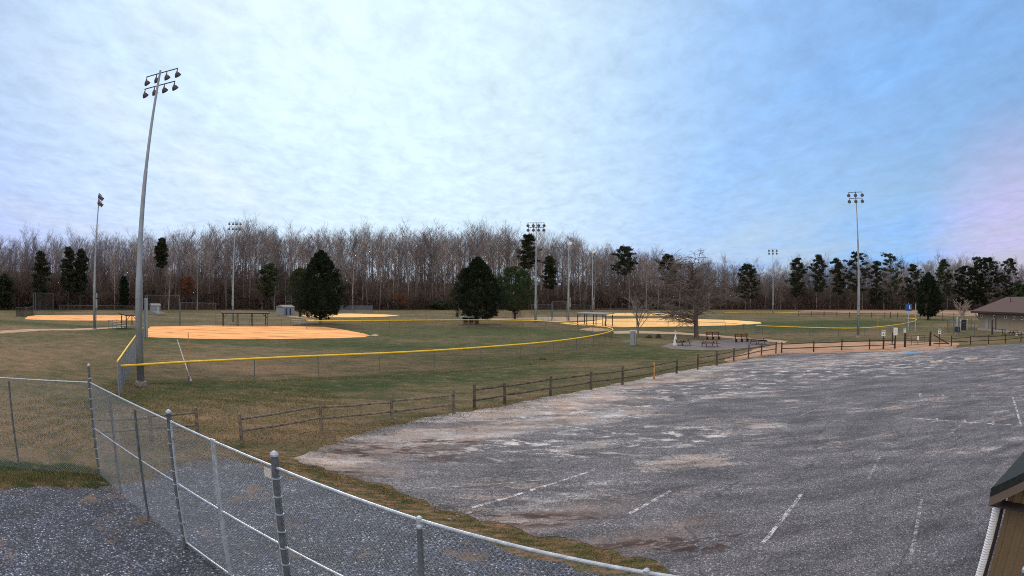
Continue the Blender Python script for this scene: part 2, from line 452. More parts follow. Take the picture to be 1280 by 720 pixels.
def gravel_mat():
    n = N('gravel')
    v = n.vor(21, 'Color'); sep = n.n('ShaderNodeSeparateColor'); n.L(v, sep.inputs[0])
    dd = n.vor(21, 'Distance')
    c = n.ramp(sep.outputs[0], [(0, (.020, .024, .040)), (.5, (.066, .076, .118)), (.8, (.13, .145, .205)), (.95, (.28, .30, .38)), (1, (.6, .6, .66))])
    c = n.mix(n.rng(dd, .35, .75, 0, .85), c, (.012, .013, .017))
    e = n.rng(n.math('ADD', n.noise(.55, 5, .7), n.math('MULTIPLY', n.noise(5, 3, .7), .18)), .66, .76)
    c = n.mix(n.math('MULTIPLY', e, .8), c, n.mix(n.noise(9), (.10, .065, .04), (.26, .155, .095)))
    f = n.rng(n.noise(.8, 4, .6), .3, .7, .62, 1.3)
    s2 = n.n('ShaderNodeVectorMath', operation='SCALE'); n.L(c, s2.inputs[0]); n.L(f, s2.inputs['Scale'])
    h = n.math('SUBTRACT', n.math('MULTIPLY', sep.outputs[1], .6), dd)
    return n.done(s2.outputs[0], .75, 0, n.bump(h, 1.0, .03), spec=.4)
M['gravel'] = gravel_mat()

def dirt_mat(name, c0, c1, c2, scale=.35):
    n = N(name)
    k = n.math('ADD', n.math('MULTIPLY', n.noise(scale, 6, .7, n.mapping((.7, 2.4, 1))), .75), n.math('MULTIPLY', n.noise(6, 4, .8), .25))
    M[name] = n.done(n.ramp(k, [(.38, c0), (.47, c1), (.58, c2)]), .95, 0, n.bump(n.noise(14, 3), .5, .03), spec=.1)
dirt_mat('infield_dirt', (.40, .15, .06), (.84, .38, .14), (.98, .52, .21), .16)
dirt_mat('infield_pale', (.74, .38, .14), (.95, .56, .21), (1.0, .64, .27))
dirt_mat('path_dirt', (.26, .17, .11), (.42, .28, .19), (.52, .36, .25))
dirt_mat('red_dirt', (.16, .10, .06), (.38, .22, .14), (.50, .31, .21))
dirt_mat('verge_dirt', (.035, .06, .010), (.075, .07, .03), (.23, .13, .08), 2.2)
dirt_mat('pad_gravel', (.07, .065, .07), (.15, .135, .14), (.25, .21, .20), 1.6)
dirt_mat('leaf_litter', (.035, .022, .018), (.07, .045, .035), (.11, .07, .05), .1)
dirt_mat('dry_field', (.17, .11, .075), (.29, .19, .13), (.38, .26, .18), .06)

def worn_paint(name, c, thr):
    n = N(name)
    a = n.rng(n.math('ADD', n.math('MULTIPLY', n.noise(2.6, 4, .7), .5), n.math('MULTIPLY', n.noise(17, 4, .85), .55)), thr, thr+.10)
    M[name] = n.done(c, .8, alpha=a)
worn_paint('line_paint', (.62, .60, .63), .485)
worn_paint('line_faint', (.46, .45, .46), .50)
worn_paint('blue_paint', (.16, .42, .72), .45)
worn_paint('chalk', (.52, .46, .40), .44)

def sheet(name, pts, z, mat, jag=0., step=.6, seed=1):
    r = random.Random(seed); P = []
    n = len(pts)
    for i in range(n):
        a, b = Vector(pts[i][:2]), Vector(pts[(i+1) % n][:2]); L = (b-a).length
        m = max(1, min(160, int(L/step))) if jag else 1
        nrm = Vector((-(b-a).y, (b-a).x)).normalized() if L > 0 else Vector((0, 0)); off = 0
        for j in range(m):
            p = a.lerp(b, j/m)
            if jag:
                off = off*.6+r.uniform(-1, 1)*jag
                if j: p = p+nrm*off
            P.append((p.x, p.y, z))
    from mathutils.geometry import tessellate_polygon
    me = bpy.data.meshes.new(name); tr = tessellate_polygon([[Vector(p) for p in P]])
    fs = []
    for t in tr:
        a, b, c = (Vector(P[i]) for i in t)
        fs.append(t if (b-a).cross(c-a).z > 0 else t[::-1])
    me.from_pydata(P, [], fs); me.materials.append(M[mat])
    o = bpy.data.objects.new(name, me); COL.objects.link(o); o['kind'] = 'structure'
    return o
def px(*l, z=0.): return [G(l[i], l[i+1], z) for i in range(0, len(l), 2)]

sheet('ground', [(-1500, -300), (1500, -300), (1500, 1500), (-1500, 1500)], 0, 'grass_ground')
lot_pts = px(366, 573, 400, 560, 470, 537, 540, 521, 640, 506, 720, 490, 800, 474, 870, 460, 940, 448, 975, 442.5, 1060, 440.5, 1120, 438.5, 1180, 435.5, 1240, 432, 1290, 429, 1340, 427)
lot_pts += [Vector((150, 40, 0)), Vector((80, -60, 0)), Vector((12, -30, 0))]
lot_pts += px(905, 760, 850, 722, 800, 697, 735, 680, 660, 668, 600, 652, 530, 625, 470, 604, 420, 590)
sheet('parking_lot', lot_pts, .012, 'worn_asphalt', .17, .3, 3)
verge = px(240, 566, 320, 560, 370, 565, 420, 580, 480, 598, 540, 620, 610, 648, 670, 662, 740, 675, 805, 692, 860, 715, 910, 755, 820, 752, 740, 722, 650, 696, 560, 668, 480, 642, 400, 612, 340, 594, 280, 585)
sheet('verge', verge, .004, 'verge_dirt', .12, .3, 4)
gr = px(-260, 700, -100, 640, 0, 613, 60, 609, 120, 612, 150, 606, 200, 592, 235, 577, 290, 574, 330, 584, 400, 606, 470, 632, 540, 655, 620, 682, 700, 703, 770, 728, 830, 752)
gr += [Vector((9, -5, 0)), Vector((-30, -5, 0))]
sheet('gravel_yard', gr, .008, 'gravel', .16, .3, 5)
sheet('infield', px(182, 421.5, 184, 412, 188, 408.3, 260, 406.8, 330, 407.2, 405, 408.6, 432, 412.5, 455, 417, 463, 419.3, 455, 421.5, 420, 422.8, 300, 424.2, 230, 423.2), .02, 'infield_dirt', .12, 1.2, 6)
sheet('infield.001', px(30, 399, 34, 395.6, 45, 394, 117, 394.0, 172, 394.6, 176, 400.6, 110, 400.8, 60, 400.2), .02, 'infield_dirt', .2, 2, 7)
sheet('infield.002', px(376, 394, 400, 392.2, 440, 392, 480, 393, 500, 394.3, 480, 396, 440, 396.7, 384, 396.6), .02, 'infield_pale', .2, 2, 8)
sheet('infield.003', px(700, 404.5, 740, 401.5, 757, 398.5, 850, 397.8, 915, 400.2, 950, 402.5, 952, 404.4, 920, 406.6, 870, 407.8, 757, 409.2), .02, 'infield_pale', .3, 2, 9)
sheet('infield.004', px(755, 391.5, 812, 391.2, 850, 392.5, 845, 395, 800, 395.3, 757, 395), .02, 'infield_pale', .3, 3, 10)
sheet('dirt_apron', px(600, 398.4, 700, 396.2, 758, 396.6, 758, 399, 702, 402.6, 650, 400.8, 600, 399.6), .016, 'path_dirt', .5, 3, 11)
sheet('dirt_patch', px(462, 419.5, 468, 417.7, 474, 418.8, 470, 420.5), .02, 'path_dirt', .1, .6, 12)
sheet('dirt_patch.001', px(724, 411.8, 738, 409.4, 760, 411.0, 764, 413, 744, 414.6), .016, 'path_dirt', .2, 1, 13)
sheet('footpath', px(0, 413.5, 40, 411.3, 90, 411, 150, 408.5, 156, 409.6, 100, 413, 50, 413.4, 0, 417), .016, 'path_dirt', .25, 1.5, 14)
sheet('footpath.001', px(767, 414.3, 790, 413.3, 850, 415.5, 900, 419.2, 925, 421.5, 985, 426.5, 980, 429, 955, 426.6, 910, 422.5, 850, 418, 805, 417, 767, 417), .016, 'path_dirt', .15, 1, 15)
sheet('footpath.002', px(355, 393.2, 366, 394.5, 384, 397, 395, 400.2, 388, 401, 376, 398, 358, 395), .016, 'path_dirt', .2, 2, 16)
sheet('dirt_track', px(905, 451, 925, 443, 950, 435, 978, 429.5, 1060, 427.5, 1130, 426.8, 1180, 427.5, 1200, 429, 1195, 434.5, 1120, 438.6, 1050, 440.8, 978, 442.3, 945, 446.5, 915, 453), .006, 'red_dirt', .2, .8, 17)
sheet('picnic_pad', px(826, 433, 838, 429, 870, 425.5, 930, 423.7, 958, 425, 962, 430, 945, 434, 905, 437.5, 868, 437.8, 838, 436), .016, 'pad_gravel', .15, .8, 18)
sheet('dry_field', px(988, 390.6, 1010, 387.6, 1060, 386.2, 1120, 386.0, 1230, 389, 1230, 395.6, 1160, 393.6, 1080, 391.4), .016, 'dry_field', .8, 6, 19)
# hillside under the wood
FX = [-260, -100, 0, 100, 200, 300, 400, 500, 600, 700, 800, 900, 1000, 1100, 1200, 1300, 1420, 1560]
def front(x):                                       # forest edge on the ground, by bearing
    yb = 387.2
    return G(x, yb)
def hill_z(k): t = max(0, min(1, (k-1.08)/.42)); return 14*t*t*(3-2*t)
hv, hf = [], []
ks = [1.0, 1.03, 1.08, 1.15, 1.22, 1.3, 1.4, 1.55, 1.8]
for x in FX:
    p = front(x)
    for kk in ks: hv.append((p.x*kk, p.y*kk, hill_z(kk)+.03))
for i in range(len(FX)-1):
    for j in range(len(ks)-1):
        a = i*len(ks)+j; hf.append((a, a+len(ks), a+len(ks)+1, a+1))
mb = MB(); mb.v, mb.f = hv, hf; tag(mb.build('hillside', 'leaf_litter', smooth=True), kind='structure')

# painted lines on the lot
def line(name, a, b, wd, mat='line_paint', z=.016):
    a, b = Vector(a), Vector(b); d = (b-a).normalized(); nrm = Vector((-d.y, d.x, 0))*wd/2
    o = MB().poly([(a-nrm).to_tuple()[:2]+(z,), (b-nrm).to_tuple()[:2]+(z,), (b+nrm).to_tuple()[:2]+(z,), (a+nrm).to_tuple()[:2]+(z,)]).build(name, mat)
    return tag(o, kind='structure')
for x0, y0, x1, y1, wd, mt in ((590, 635, 742, 588, .13, 0), (786, 643, 838, 614, .12, 0), (953, 680, 1002, 618, .12, 0), (1136, 705, 1152, 625, .11, 1), (525, 611, 680, 600, .07, 1),
                               (750, 516.5, 802, 523, .12, 0), (697, 531.5, 741, 537.5, .12, 0), (640, 550, 672, 556, .12, 0), (800, 503, 850, 509, .12, 1), (845, 492, 885, 496, .12, 0), (1118, 521, 1285, 532.5, .13, 0), (1266, 497, 1276, 531, .14, 0),
                               (1140, 505.5, 1275, 509, .12, 1), (1143, 494, 1268, 496, .12, 1), (1171, 523, 1171.5, 527, .14, 0), (1206, 525, 1206.5, 529.5, .14, 0), (1241, 527, 1241.5, 531.5, .14, 0),
                               (1150, 492, 1151, 496, .2, 0), (1178, 493, 1179, 496, .2, 0), (1215, 494, 1216, 497, .2, 0), (890, 483, 935, 486, .12, 1), (960, 470, 1010, 473, .14, 1), (1190, 487, 1262, 487, .12, 1), (1040, 480, 1120, 483, .14, 1), (900, 505, 960, 509, .12, 1), (1000, 520, 1030, 508, .12, 1), (1085, 600, 1100, 570, .1, 1), (1010, 455, 1080, 457, .16, 1), (1100, 462, 1200, 466, .16, 1), (860, 470, 905, 473, .14, 1), (590, 640, 560, 650, .12, 1), (1220, 470, 1275, 472, .14, 1)):
    line('painted_line', G(x0, y0), G(x1, y1), wd, ('line_paint', 'line_faint')[mt])
p = G(1139, 440.7); line('painted_marking', p-Vector((.9, .2, 0)), p+Vector((.9, .2, 0)), 1.0, 'blue_paint')
line('foul_line', G(239, 476), G(221.5, 424.5), .10, 'chalk', .016)

# ------------------------------------------------------------------ fences
def resample(P, step):
    P = [Vector(p) for p in P]; T = sum((b-a).length for a, b in zip(P, P[1:])); n = max(1, round(T/step)); out = [P[0]]
    want = T/n; acc = 0
    for a, b in zip(P, P[1:]):
        L = (b-a).length
        while L > 0 and acc+L >= want*len(out)-1e-6 and len(out) <= n: out.append(a.lerp(b, min(1, (want*len(out)-acc)/L)))
        acc += L
    return out
def smooth_path(P, it=2):
    P = [Vector(p) for p in P]
    for _ in range(it):
        Q = [P[0]]
        for a, b in zip(P, P[1:]): Q += [a.lerp(b, .25), a.lerp(b, .75)]
        Q.append(P[-1]); P = Q
    return P
def fence(name, P, h, label, cat='fence', group=None, step=3.0, r=.035, rails=(1.,), cap=None, mesh='chain_link', post='galvanised_dull', z0=0., posts=True, capr=.06, extra=0.):
    P = [Vector((p[0], p[1], z0)) for p in P]
    o0 = P[0].copy(); root = empty(name, o0, 0, label, cat, group)
    Q = [p-o0 for p in P]
    if posts:
        pp = resample(Q, step)
        for i, p in enumerate(pp[:100]):
            MB().tube(p, p+Vector((0, 0, h+extra)), r, n=6).build('post', post, root)
    for k in rails:
        MB().path([p+Vector((0, 0, h*k)) for p in Q], r*.7, 6).build('rail', post, root)
    if cap: MB().path([p+Vector((0, 0, h+.03)) for p in Q], capr, 8).build('top_cap', cap, root, True)
    m = MB(); m.uv = []; u = 0
    for a, b in zip(Q, Q[1:]):
        l = (b-a).length
        m.poly([(a.x, a.y, .05), (b.x, b.y, .05), (b.x, b.y, h-.02), (a.x, a.y, h-.02)])
        m.uv += [(u, .05), (u+l, .05), (u+l, h), (u, h)]; u += l
    m.build('chain_mesh', mesh, root)
    return root
CAP = [(149.6, 458), (178, 456.4), (234.6, 452.7), (272.8, 451), (323, 448.5), (383, 445.7), (441, 443.4), (480, 441.8), (544, 438.5), (617.5, 433.4), (679, 428.4), (713, 424.4), (741, 420), (757, 416.6), (765, 413.8), (767, 411.8), (760, 409), (735.6, 405.9), (707.5, 403.4), (685, 401.8), (657, 400.6), (600.6, 400), (544, 400.2), (477, 400.8), (420, 401.1), (383, 401.4)]
HF = 1.4
capw = [G(x, y, HF) for x, y in CAP]
fence('outfield_fence', smooth_path(capw, 2), HF, 'long low outfield fence with bright yellow cap curving round the nearest ball field', step=5.2, rails=(), cap='yellow_cap', r=.03, capr=.07, mesh='chain_link_brown')
leg = [G(x, y, 2.0) for x, y in ((146.5, 452.5), (153, 443.5), (160, 433.2), (167, 423.5), (173, 415.5), (179, 410))]
fence('sideline_fence', leg, 2.0, 'grey-blue sideline fence with yellow cap running away left of the tallest light pole', cap='yellow_cap', rails=(), mesh='chain_link_blue', step=1.6, r=.04, post='pole_steel')
bend = [G(x, y, HF) for x, y in ((741, 420), (757, 416.6), (765, 413.8), (767, 411.8))]
# field C near fence
capc = [G(x, y, 1.35) for x, y in ((945, 407.3), (1000, 409.2), (1065, 410.9), (1100, 408.8), (1125, 405.6), (1140, 402.6), (1147, 399.8), (1143, 398.3), (1133, 397.8))]
fence('outfield_fence', smooth_path(capc, 2), 1.35, 'low yellow-capped fence curving round the far right ball field by the blue sign', rails=(), cap='yellow_cap', r=.035, capr=.06, step=5)
capd = [G(x, y, 1.35) for x, y in ((905, 391), (930, 390.3), (965, 390.3), (1000, 391.5))]
fence('outfield_fence', capd, 1.35, 'distant straight yellow-capped fence at the foot of the wood beside the far light pole', rails=(), cap='yellow_cap', r=.04, capr=.06, step=8)
fence('low_fence', [G(x, y) for x, y in ((756, 409.5), (817, 409.8), (868, 410.5), (905, 412), (953, 417))], 1.3, 'low plain chain link fence in front of the bright dirt behind the bare trees', rails=(1.,), r=.05, step=6)
fence('low_fence', [G(x, y) for x, y in ((758, 401.5), (830, 402), (905, 404))], 1.5, 'plain rail fence crossing the middle of the bright dirt infield', rails=(1.,), r=.05, step=9)
fence('low_fence', [G(x, y) for x, y in ((500, 398.3), (560, 397.8), (630, 398), (655, 397.2))], 1.3, 'low mesh fence behind the two evergreens and the small grey block shelter', rails=(1.,), r=.04, step=8)
fence('low_fence', [G(x, y) for x, y in ((640, 397.3), (648, 396.4), (651, 394.3))], 1.5, 'short rust-brown mesh fence corner right of the green pine', rails=(1.,), r=.04, step=5, mesh='chain_link_rust')
# backstops and wings
fence('backstop', [G(x, y) for x, y in ((182.5, 410), (184.5, 407), (224.5, 406.5))], 5.4, 'tall pipe and mesh backstop just right of the tallest light pole', cat='backstop', rails=(1.,), r=.06, step=8)
fence('wing_fence', [G(x, y) for x, y in ((225.5, 406.8), (247, 406.8), (270, 407.2))], 4.1, 'medium height mesh wing fence joining the backstop beside the nearest dirt infield', rails=(1.,), r=.06, step=9.5)
fence('wing_fence', [G(x, y) for x, y in ((271.5, 407.6), (330, 408), (352, 408.4))], 1.4, 'low fence in front of the open dugout on the nearest infield', rails=(1.,), r=.04, step=5)
fence('backstop', [G(x, y) for x, y in ((41.5, 394), (45, 392.5), (66.5, 392.5))], 5.2, 'far tall backstop at the left edge in front of the dark wood', cat='backstop', rails=(1., .15), r=.08, step=8)
fence('low_fence', [G(x, y) for x, y in ((75, 392.2), (120, 392.6), (168, 393.2))], 2.2, 'far chain link fence behind the orange strip of infield at the left', rails=(1.,), r=.08, step=9)
fence('low_fence', [G(x, y) for x, y in ((20, 395.8), (31, 396.2), (42, 393.4))], 2.0, 'dark mesh fence at the left end of the far orange infield', rails=(1.,), r=.05, step=5, mesh='black_screen')
fence('backstop', [G(x, y) for x, y in ((357, 393.5), (364.5, 393)) ], 5.4, 'narrow pipe backstop left of the round dark cedar', cat='backstop', rails=(1., .7), r=.09, step=6)
fence('wing_fence', [G(x, y) for x, y in ((425, 391), (445, 390.6), (466, 390.6))], 2.3, 'distant mesh fence panels right of the dark cedar at the wood edge', rails=(1.,), r=.08, step=7, mesh='chain_link_blue')
fence('backstop', [G(x, y) for x, y in ((689.5, 401), (691, 398.8), (708, 398.2))], 4.6, 'tall backstop between the two middle light poles', cat='backstop', rails=(1., .5), r=.07, step=7)
fence('wing_fence', [G(x, y) for x, y in ((664, 393.5), (690, 393.5))], 3.4, 'mesh fence crossing behind the light pole beside the green pine', rails=(1., .2), r=.08, step=9)
fence('wing_fence', [G(x, y) for x, y in ((710, 392), (722, 392), (738, 392.3))], 3.1, 'mesh fence between the two slimmer middle light poles', rails=(1.,), r=.08, step=9)
fence('wing_fence', [G(x, y) for x, y in ((740, 393), (790, 393), (810, 394))], 1.9, 'low grey rail fence right of the middle dugout', rails=(1.,), r=.09, step=10)

# ------------------------------------------------------------------ near chain link fence (real wire)
HN = 3.1
def wire_panel(root, a, b, z0, z1, cell=.078, r=.0026, name='chain_mesh'):
    """a woven diamond panel between ground points a and b (local to root)"""
    a, b = Vector(a), Vector(b); d = b-a; L = d.length; d.normalize(); H = z1-z0
    nrm = Vector((-d.y, d.x, 0))
    V, Fq = [], []
    def seg(u0, v0, u1, v1, off):
        p = a+d*u0+nrm*off; p.z = z0+v0; q_ = a+d*u1+nrm*off; q_.z = z0+v1
        t = (q_-p).normalized(); s1 = nrm*r; s2 = t.cross(nrm).normalized()*r; k = len(V)
        for pt in (p, q_):
            for sgn in ((1, 0), (-.5, .87), (-.5, -.87)): V.append(tuple(pt+s1*sgn[0]+s2*sgn[1]))
        for i in range(3):
            j = (i+1) % 3; Fq.append((k+i, k+j, k+3+j, k+3+i))
    n = int((L+H)/cell)+1
    slope = 1.18
    for i in range(-int(H/slope/cell)-1, int(L/cell)+2):
        u0 = i*cell
        for sg, off in ((1, .002), (-1, -.002)):
            # line from (us,0) to (us+H/slope*sg, H)
            us, ue = (u0, u0+H/slope) if sg > 0 else (u0+H/slope, u0)
            v0, v1 = 0., H
            ua, ub = us, ue
            def clip(ua, va, ub, vb):
                if ua > ub: ua, va, ub, vb = ub, vb, ua, va
                if ub <= 0 or ua >= L: return None
                if ua < 0: va += (vb-va)*(0-ua)/(ub-ua); ua = 0
                if ub > L: vb = va+(vb-va)*(L-ua)/(ub-ua); ub = L
                return ua, va, ub, vb
            c = clip(ua, v0, ub, v1)
            if c and c[2]-c[0] > .01: seg(*c, off)
    return tris_obj(name, V, Fq, 'chain_wire', root)
n_ = N('chain_wire'); M['chain_wire'] = n_.done((.40, .44, .49), .5, .3)
pC, pA, pB, pD, pE, pF_, pG, pH = (G(x, y, z) for x, y, z in ((112, 478, HN), (137, 490, HN), (168, 507, HN), (211.5, 526, HN), (266, 551, HN), (344, 584, HN), (524, 650, HN), (808, 716, HN)))
line_dir = (pF_-pC).to_2d().normalized()
def gz(p): return Vector((p.x, p.y, 0))
def steel_post(root, p, r, h, cap=True, ties=True, name='post'):
    o = MB().tube((p.x, p.y, 0), (p.x, p.y, h), r, n=14).build(name, 'galvanised_dull', root)
    if cap: MB().lathe((p.x, p.y, h+.002), (0, 0, 1), [(0, r*1.2), (.03, r*1.2), (.06, r*.9), (.085, r*.35)], 14).build('post_cap', 'galvanised', o)
    if ties:
        z = .25
        while z < h-.1:
            MB().lathe((p.x, p.y, z), (0, 0, 1), [(0, r*1.0), (.004, r*1.22), (.022, r*1.22), (.026, r*1.0)], 14).build('tie_band', 'galvanised', o); z += .33
    return o
def sag_rail(a, b, z, r, root, name='rail', mat='galvanised'):
    return MB().tube((a.x, a.y, z), (b.x, b.y, z), r, n=10).build(name, mat, root)
# side section: corner post to the gate post
o0 = gz(pC); root = empty('chain_link_fence', o0, 0, 'tall galvanised chain link fence section from the corner post to the capped gate post', 'fence')
def lp(p): return gz(p)-o0
steel_post(root, lp(pC), .05, 3.62, True, True)
for p in (pA, pB): steel_post(root, lp(p), .036, 3.0, False, False)
steel_post(root, lp(pD), .062, 3.28)
sag_rail(lp(pC), lp(pD), HN, .024, root); sag_rail(lp(pC), lp(pD), 1.62, .02, root)
wire_panel(root, lp(pC), lp(pD), .04, HN)
# gate leaves
def gate(a, b, label):
    global o0
    o0 = gz(a); root = empty('gate_leaf', o0, 0, label, 'gate')
    d = (gz(b)-gz(a)).normalized(); a_, b_ = lp(a)+d*.10, lp(b)-d*.045
    m = MB()
    for q_ in (a_, b_): m.tube((q_.x, q_.y, .08), (q_.x, q_.y, HN+.03), .03, n=10)
    for z in (.10, 1.62, HN): m.tube((a_.x, a_.y, z), (b_.x, b_.y, z), .024, n=10)
    m.build('gate_frame', 'galvanised', root)
    for z in (.6, 1.5, 2.7): MB().box(((a_.x*2+lp(a).x)/3, (a_.y*2+lp(a).y)/3, z), (.14, .03, .07), math.atan2(d.y, d.x)).build('hinge', 'galvanised_dull', root)
    wire_panel(root, a_, b_, .1, HN)
    return root
gate(pD, pE, 'left leaf of the tall chain link gate, hung on the slimmer capped post')
gate(pF_, pE, 'right leaf of the tall chain link gate, hung on the thick capped post')
# latch rod on the right leaf
o0 = gz(pE); 
# section from the thick gate post to the right
o0 = gz(pF_); ext = gz(pG)+(gz(pH)-gz(pG))*2.4
root = empty('chain_link_fence', o0, 0, 'tall chain link fence section right of the thick capped post, reaching the bottom edge', 'fence')
steel_post(root, lp(pF_), .066, 3.30)
steel_post(root, lp(pG), .038, 2.98, True, False)
pt4 = gz(pG)+(gz(pH)-gz(pG))*1.0
steel_post(root, pt4+Vector((0, 0, 0))-o0, .03, 2.9, False, False)
steel_post(root, ext-o0, .05, 3.3)
sag_rail(lp(pF_), lp(pG), HN, .026, root); sag_rail(lp(pG), ext-o0, HN, .026, root)
sag_rail(lp(pF_), lp(pG), 1.62, .02, root); sag_rail(lp(pG), ext-o0, 1.62, .02, root)
for q_, rr in ((lp(pG), .045), (pt4-o0, .04)):
    m = MB(); m.lathe((q_.x, q_.y, HN-.045), (0, 0, 1), [(0, rr*.9), (.02, rr), (.08, rr), (.1, rr*.5)], 10); m.build('rail_clamp', 'galvanised', root)
wire_panel(root, lp(pF_), lp(pG), .04, HN+.03); wire_panel(root, lp(pG), ext-o0, .04, HN+.03)
# back section going left from the corner post
pL = G(0, 472, HN); dL = (gz(pL)-gz(pC)).normalized(); pL2 = gz(pC)+dL*14
o0 = gz(pC)+dL*.07; root = empty('chain_link_fence', o0, 0, 'tall chain link fence section going left from the corner post across dry grass', 'fence')
for t in (3.35, 6.8, 10.2, 13.6): steel_post(root, gz(pC)+dL*t-o0, .036, 3.0, False, False)
sag_rail(Vector((0, 0, 0)), pL2-o0, HN, .022, root)
wire_panel(root, Vector((0, 0, 0)), pL2-o0, .04, HN, r=.0022)
# small plate wired to the gate
pS = G(330, 590, 2.93); dF = (gz(pE)-gz(pF_)).normalized(); nF = Vector((-dF.y, dF.x, 0));
if nF.y < 0: nF = -nF
pS = gz(pF_)+dF*.26+nF*.02
m = MB(); m.box((0, 0, 0), (.26, .006, .17), math.atan2(dF.y, dF.x)); o = m.build('plate', 'white_paint'); o.location = (pS.x, pS.y, 2.93)
tag(o, 'small white plate fixed behind the wire left of the thick capped gate post', 'plate')

# ------------------------------------------------------------------ split rail fences
def rail_mesh(a, b, r, mat, parent, rr):
    """a split rail: slightly bowed irregular log from a to b"""
    P = [a.lerp(b, t)+Vector((rr.uniform(-.012, .012), rr.uniform(-.012, .012), rr.uniform(-.012, .012)-.015*math.sin(math.pi*t))) for t in (0, .2, .4, .6, .8, 1)]
    return MB().path(P, r, 6).build('rail', mat, parent)
def split_rail(pts, label, group=None, h=1.22, rails=2, mats=None, stub=None, missing=(), nm='split_rail_fence', mat='weathered_wood', r=.075, skip_first=False):
    rr = random.Random(len(pts)*13+int(pts[0][0]))
    P = [G(x, y) for x, y in pts]; o0_ = P[0].copy(); root = empty(nm, o0_, 0, label, 'fence', group)
    P = [p-o0_ for p in P]
    for i, p in enumerate(P):
        if skip_first and i == 0: continue
        hh = h*rr.uniform(.95, 1.08)
        lean = Vector((rr.uniform(-.03, .03), rr.uniform(-.03, .03), 0))
        m = MB(); m.tube(p, p+Vector((0, 0, hh))+lean, r*1.15, r, n=8)
        m.lathe(p+Vector((0, 0, hh))+lean, (0, 0, 1), [(0, r), (.03, r*.6)], 8)
        o = m.build('post', (mats or {}).get(i, mat), root)
        if (mats or {}).get(i) == 'yellow_wood': o['label'] = 'newer yellow post among the grey ones'
    for i, (a, b) in enumerate(zip(P, P[1:])):
        if i in missing: continue
        for k in range(rails):
            if (i, k) in missing: continue
            z = h*(.82, .40)[k] if rails == 2 else h*(.88, .58, .27)[k]
            rail_mesh(a+Vector((0, 0, z+rr.uniform(-.04, .04))), b+Vector((0, 0, z+rr.uniform(-.04, .04))), .05, mat, root, rr)
    return root
split_rail([(125, 556), (190, 550.5), (247.5, 545)], 'weathered two-rail wooden fence end seen through the chain link gate', skip_first=True)
split_rail([(302.5, 553.5), (401.5, 535.5), (490, 527.5), (567.4, 517)], 'three bays of weathered split rail fence by the near corner of the parking lot', group='split rail fences along the parking lot')
split_rail([(593, 511), (631, 505), (688, 495), (738.4, 487), (778, 481), (817.3, 474.2), (845.6, 467), (872, 462), (896, 457), (917, 452), (935.4, 448), (951.8, 444.5), (969.8, 442)],
           'long weathered split rail fence along the lot with one yellow post', group='split rail fences along the parking lot', mats={5: 'yellow_wood'}, missing=((6, 0),), mat='aged_wood')
split_rail([(977, 441.4), (1017, 440), (1052, 438), (1086.7, 436.8), (1104.5, 436.4), (1118, 435.8)], 'dark split rail fence on the far edge of the lot, left of the metal gate', group='split rail fences along the parking lot', mat='dark_wood')
split_rail([(1189, 432.5), (1213, 431), (1235.6, 430), (1256.7, 429), (1276, 427), (1300, 426), (1326, 425)], 'dark split rail fence in front of the tan building right of the metal gate', group='split rail fences along the parking lot', mat='dark_wood')
split_rail([(998, 395), (1014, 395.5), (1030, 396), (1046, 396.5), (1062, 397), (1072, 397.3), (1089, 397.4), (1106, 397.6), (1113, 397.7), (1122, 397.8), (1150, 398.4)], 'distant dark rail fence behind the far right ball field left of the cone-shaped cedar', mat='dark_wood', h=1.7, rails=2, r=.1)
split_rail([(1163, 398.6), (1178, 399), (1192, 399.6), (1205, 400), (1220, 401)], 'distant grey rail fence between the cone-shaped cedar and the tan building', mat='weathered_wood', h=1.8, r=.1)

# farm gate at the far edge of the lot
a, b = G(1131, 434), G(1162.5, 432.2)
root = empty('farm_gate', a, 0, 'closed dark metal bar gate at the far edge of the parking lot', 'gate'); d = b-a
m = MB()
for z in (.25, .5, .78, 1.08, 1.36): m.tube((0, 0, z), (d.x, d.y, z), .03, n=6)
for t in (0.03, .25, .5, .75, .97): m.tube((d.x*t, d.y*t, .2), (d.x*t, d.y*t, 1.4), .03, n=6)
m.build('bar_frame', 'dark_wood', root)
for t in (0, 1):
    MB().tube((d.x*t, d.y*t, 0), (d.x*t, d.y*t, 1.7+.1*t), .16, .15, n=10).build('post', 'dark_wood', root)
pz = d*.5; m = MB(); m.box((pz.x-.03, pz.y-.05, 1.05), (.3, .03, .5), math.atan2(d.y, d.x)); m.build('notice_plate', 'white_paint', root)
# diagonal brace fence right of the gate
a, b = G(1164.5, 433), G(1188, 432.6); d = b-a
root = empty('brace_rail', a, 0, 'dark slanting timber brace from the gate post down to the rail fence', 'fence')
MB().tube((0.2*d.x/d.length, .2*d.y/d.length, 1.45), (d.x*.93, d.y*.93, .25), .07, n=6).build('slanting_rail', 'dark_wood', root)
MB().tube((d.x*.1, d.y*.1, .35), (d.x*.93, d.y*.93, .35), .06, n=6).build('rail', 'dark_wood', root)

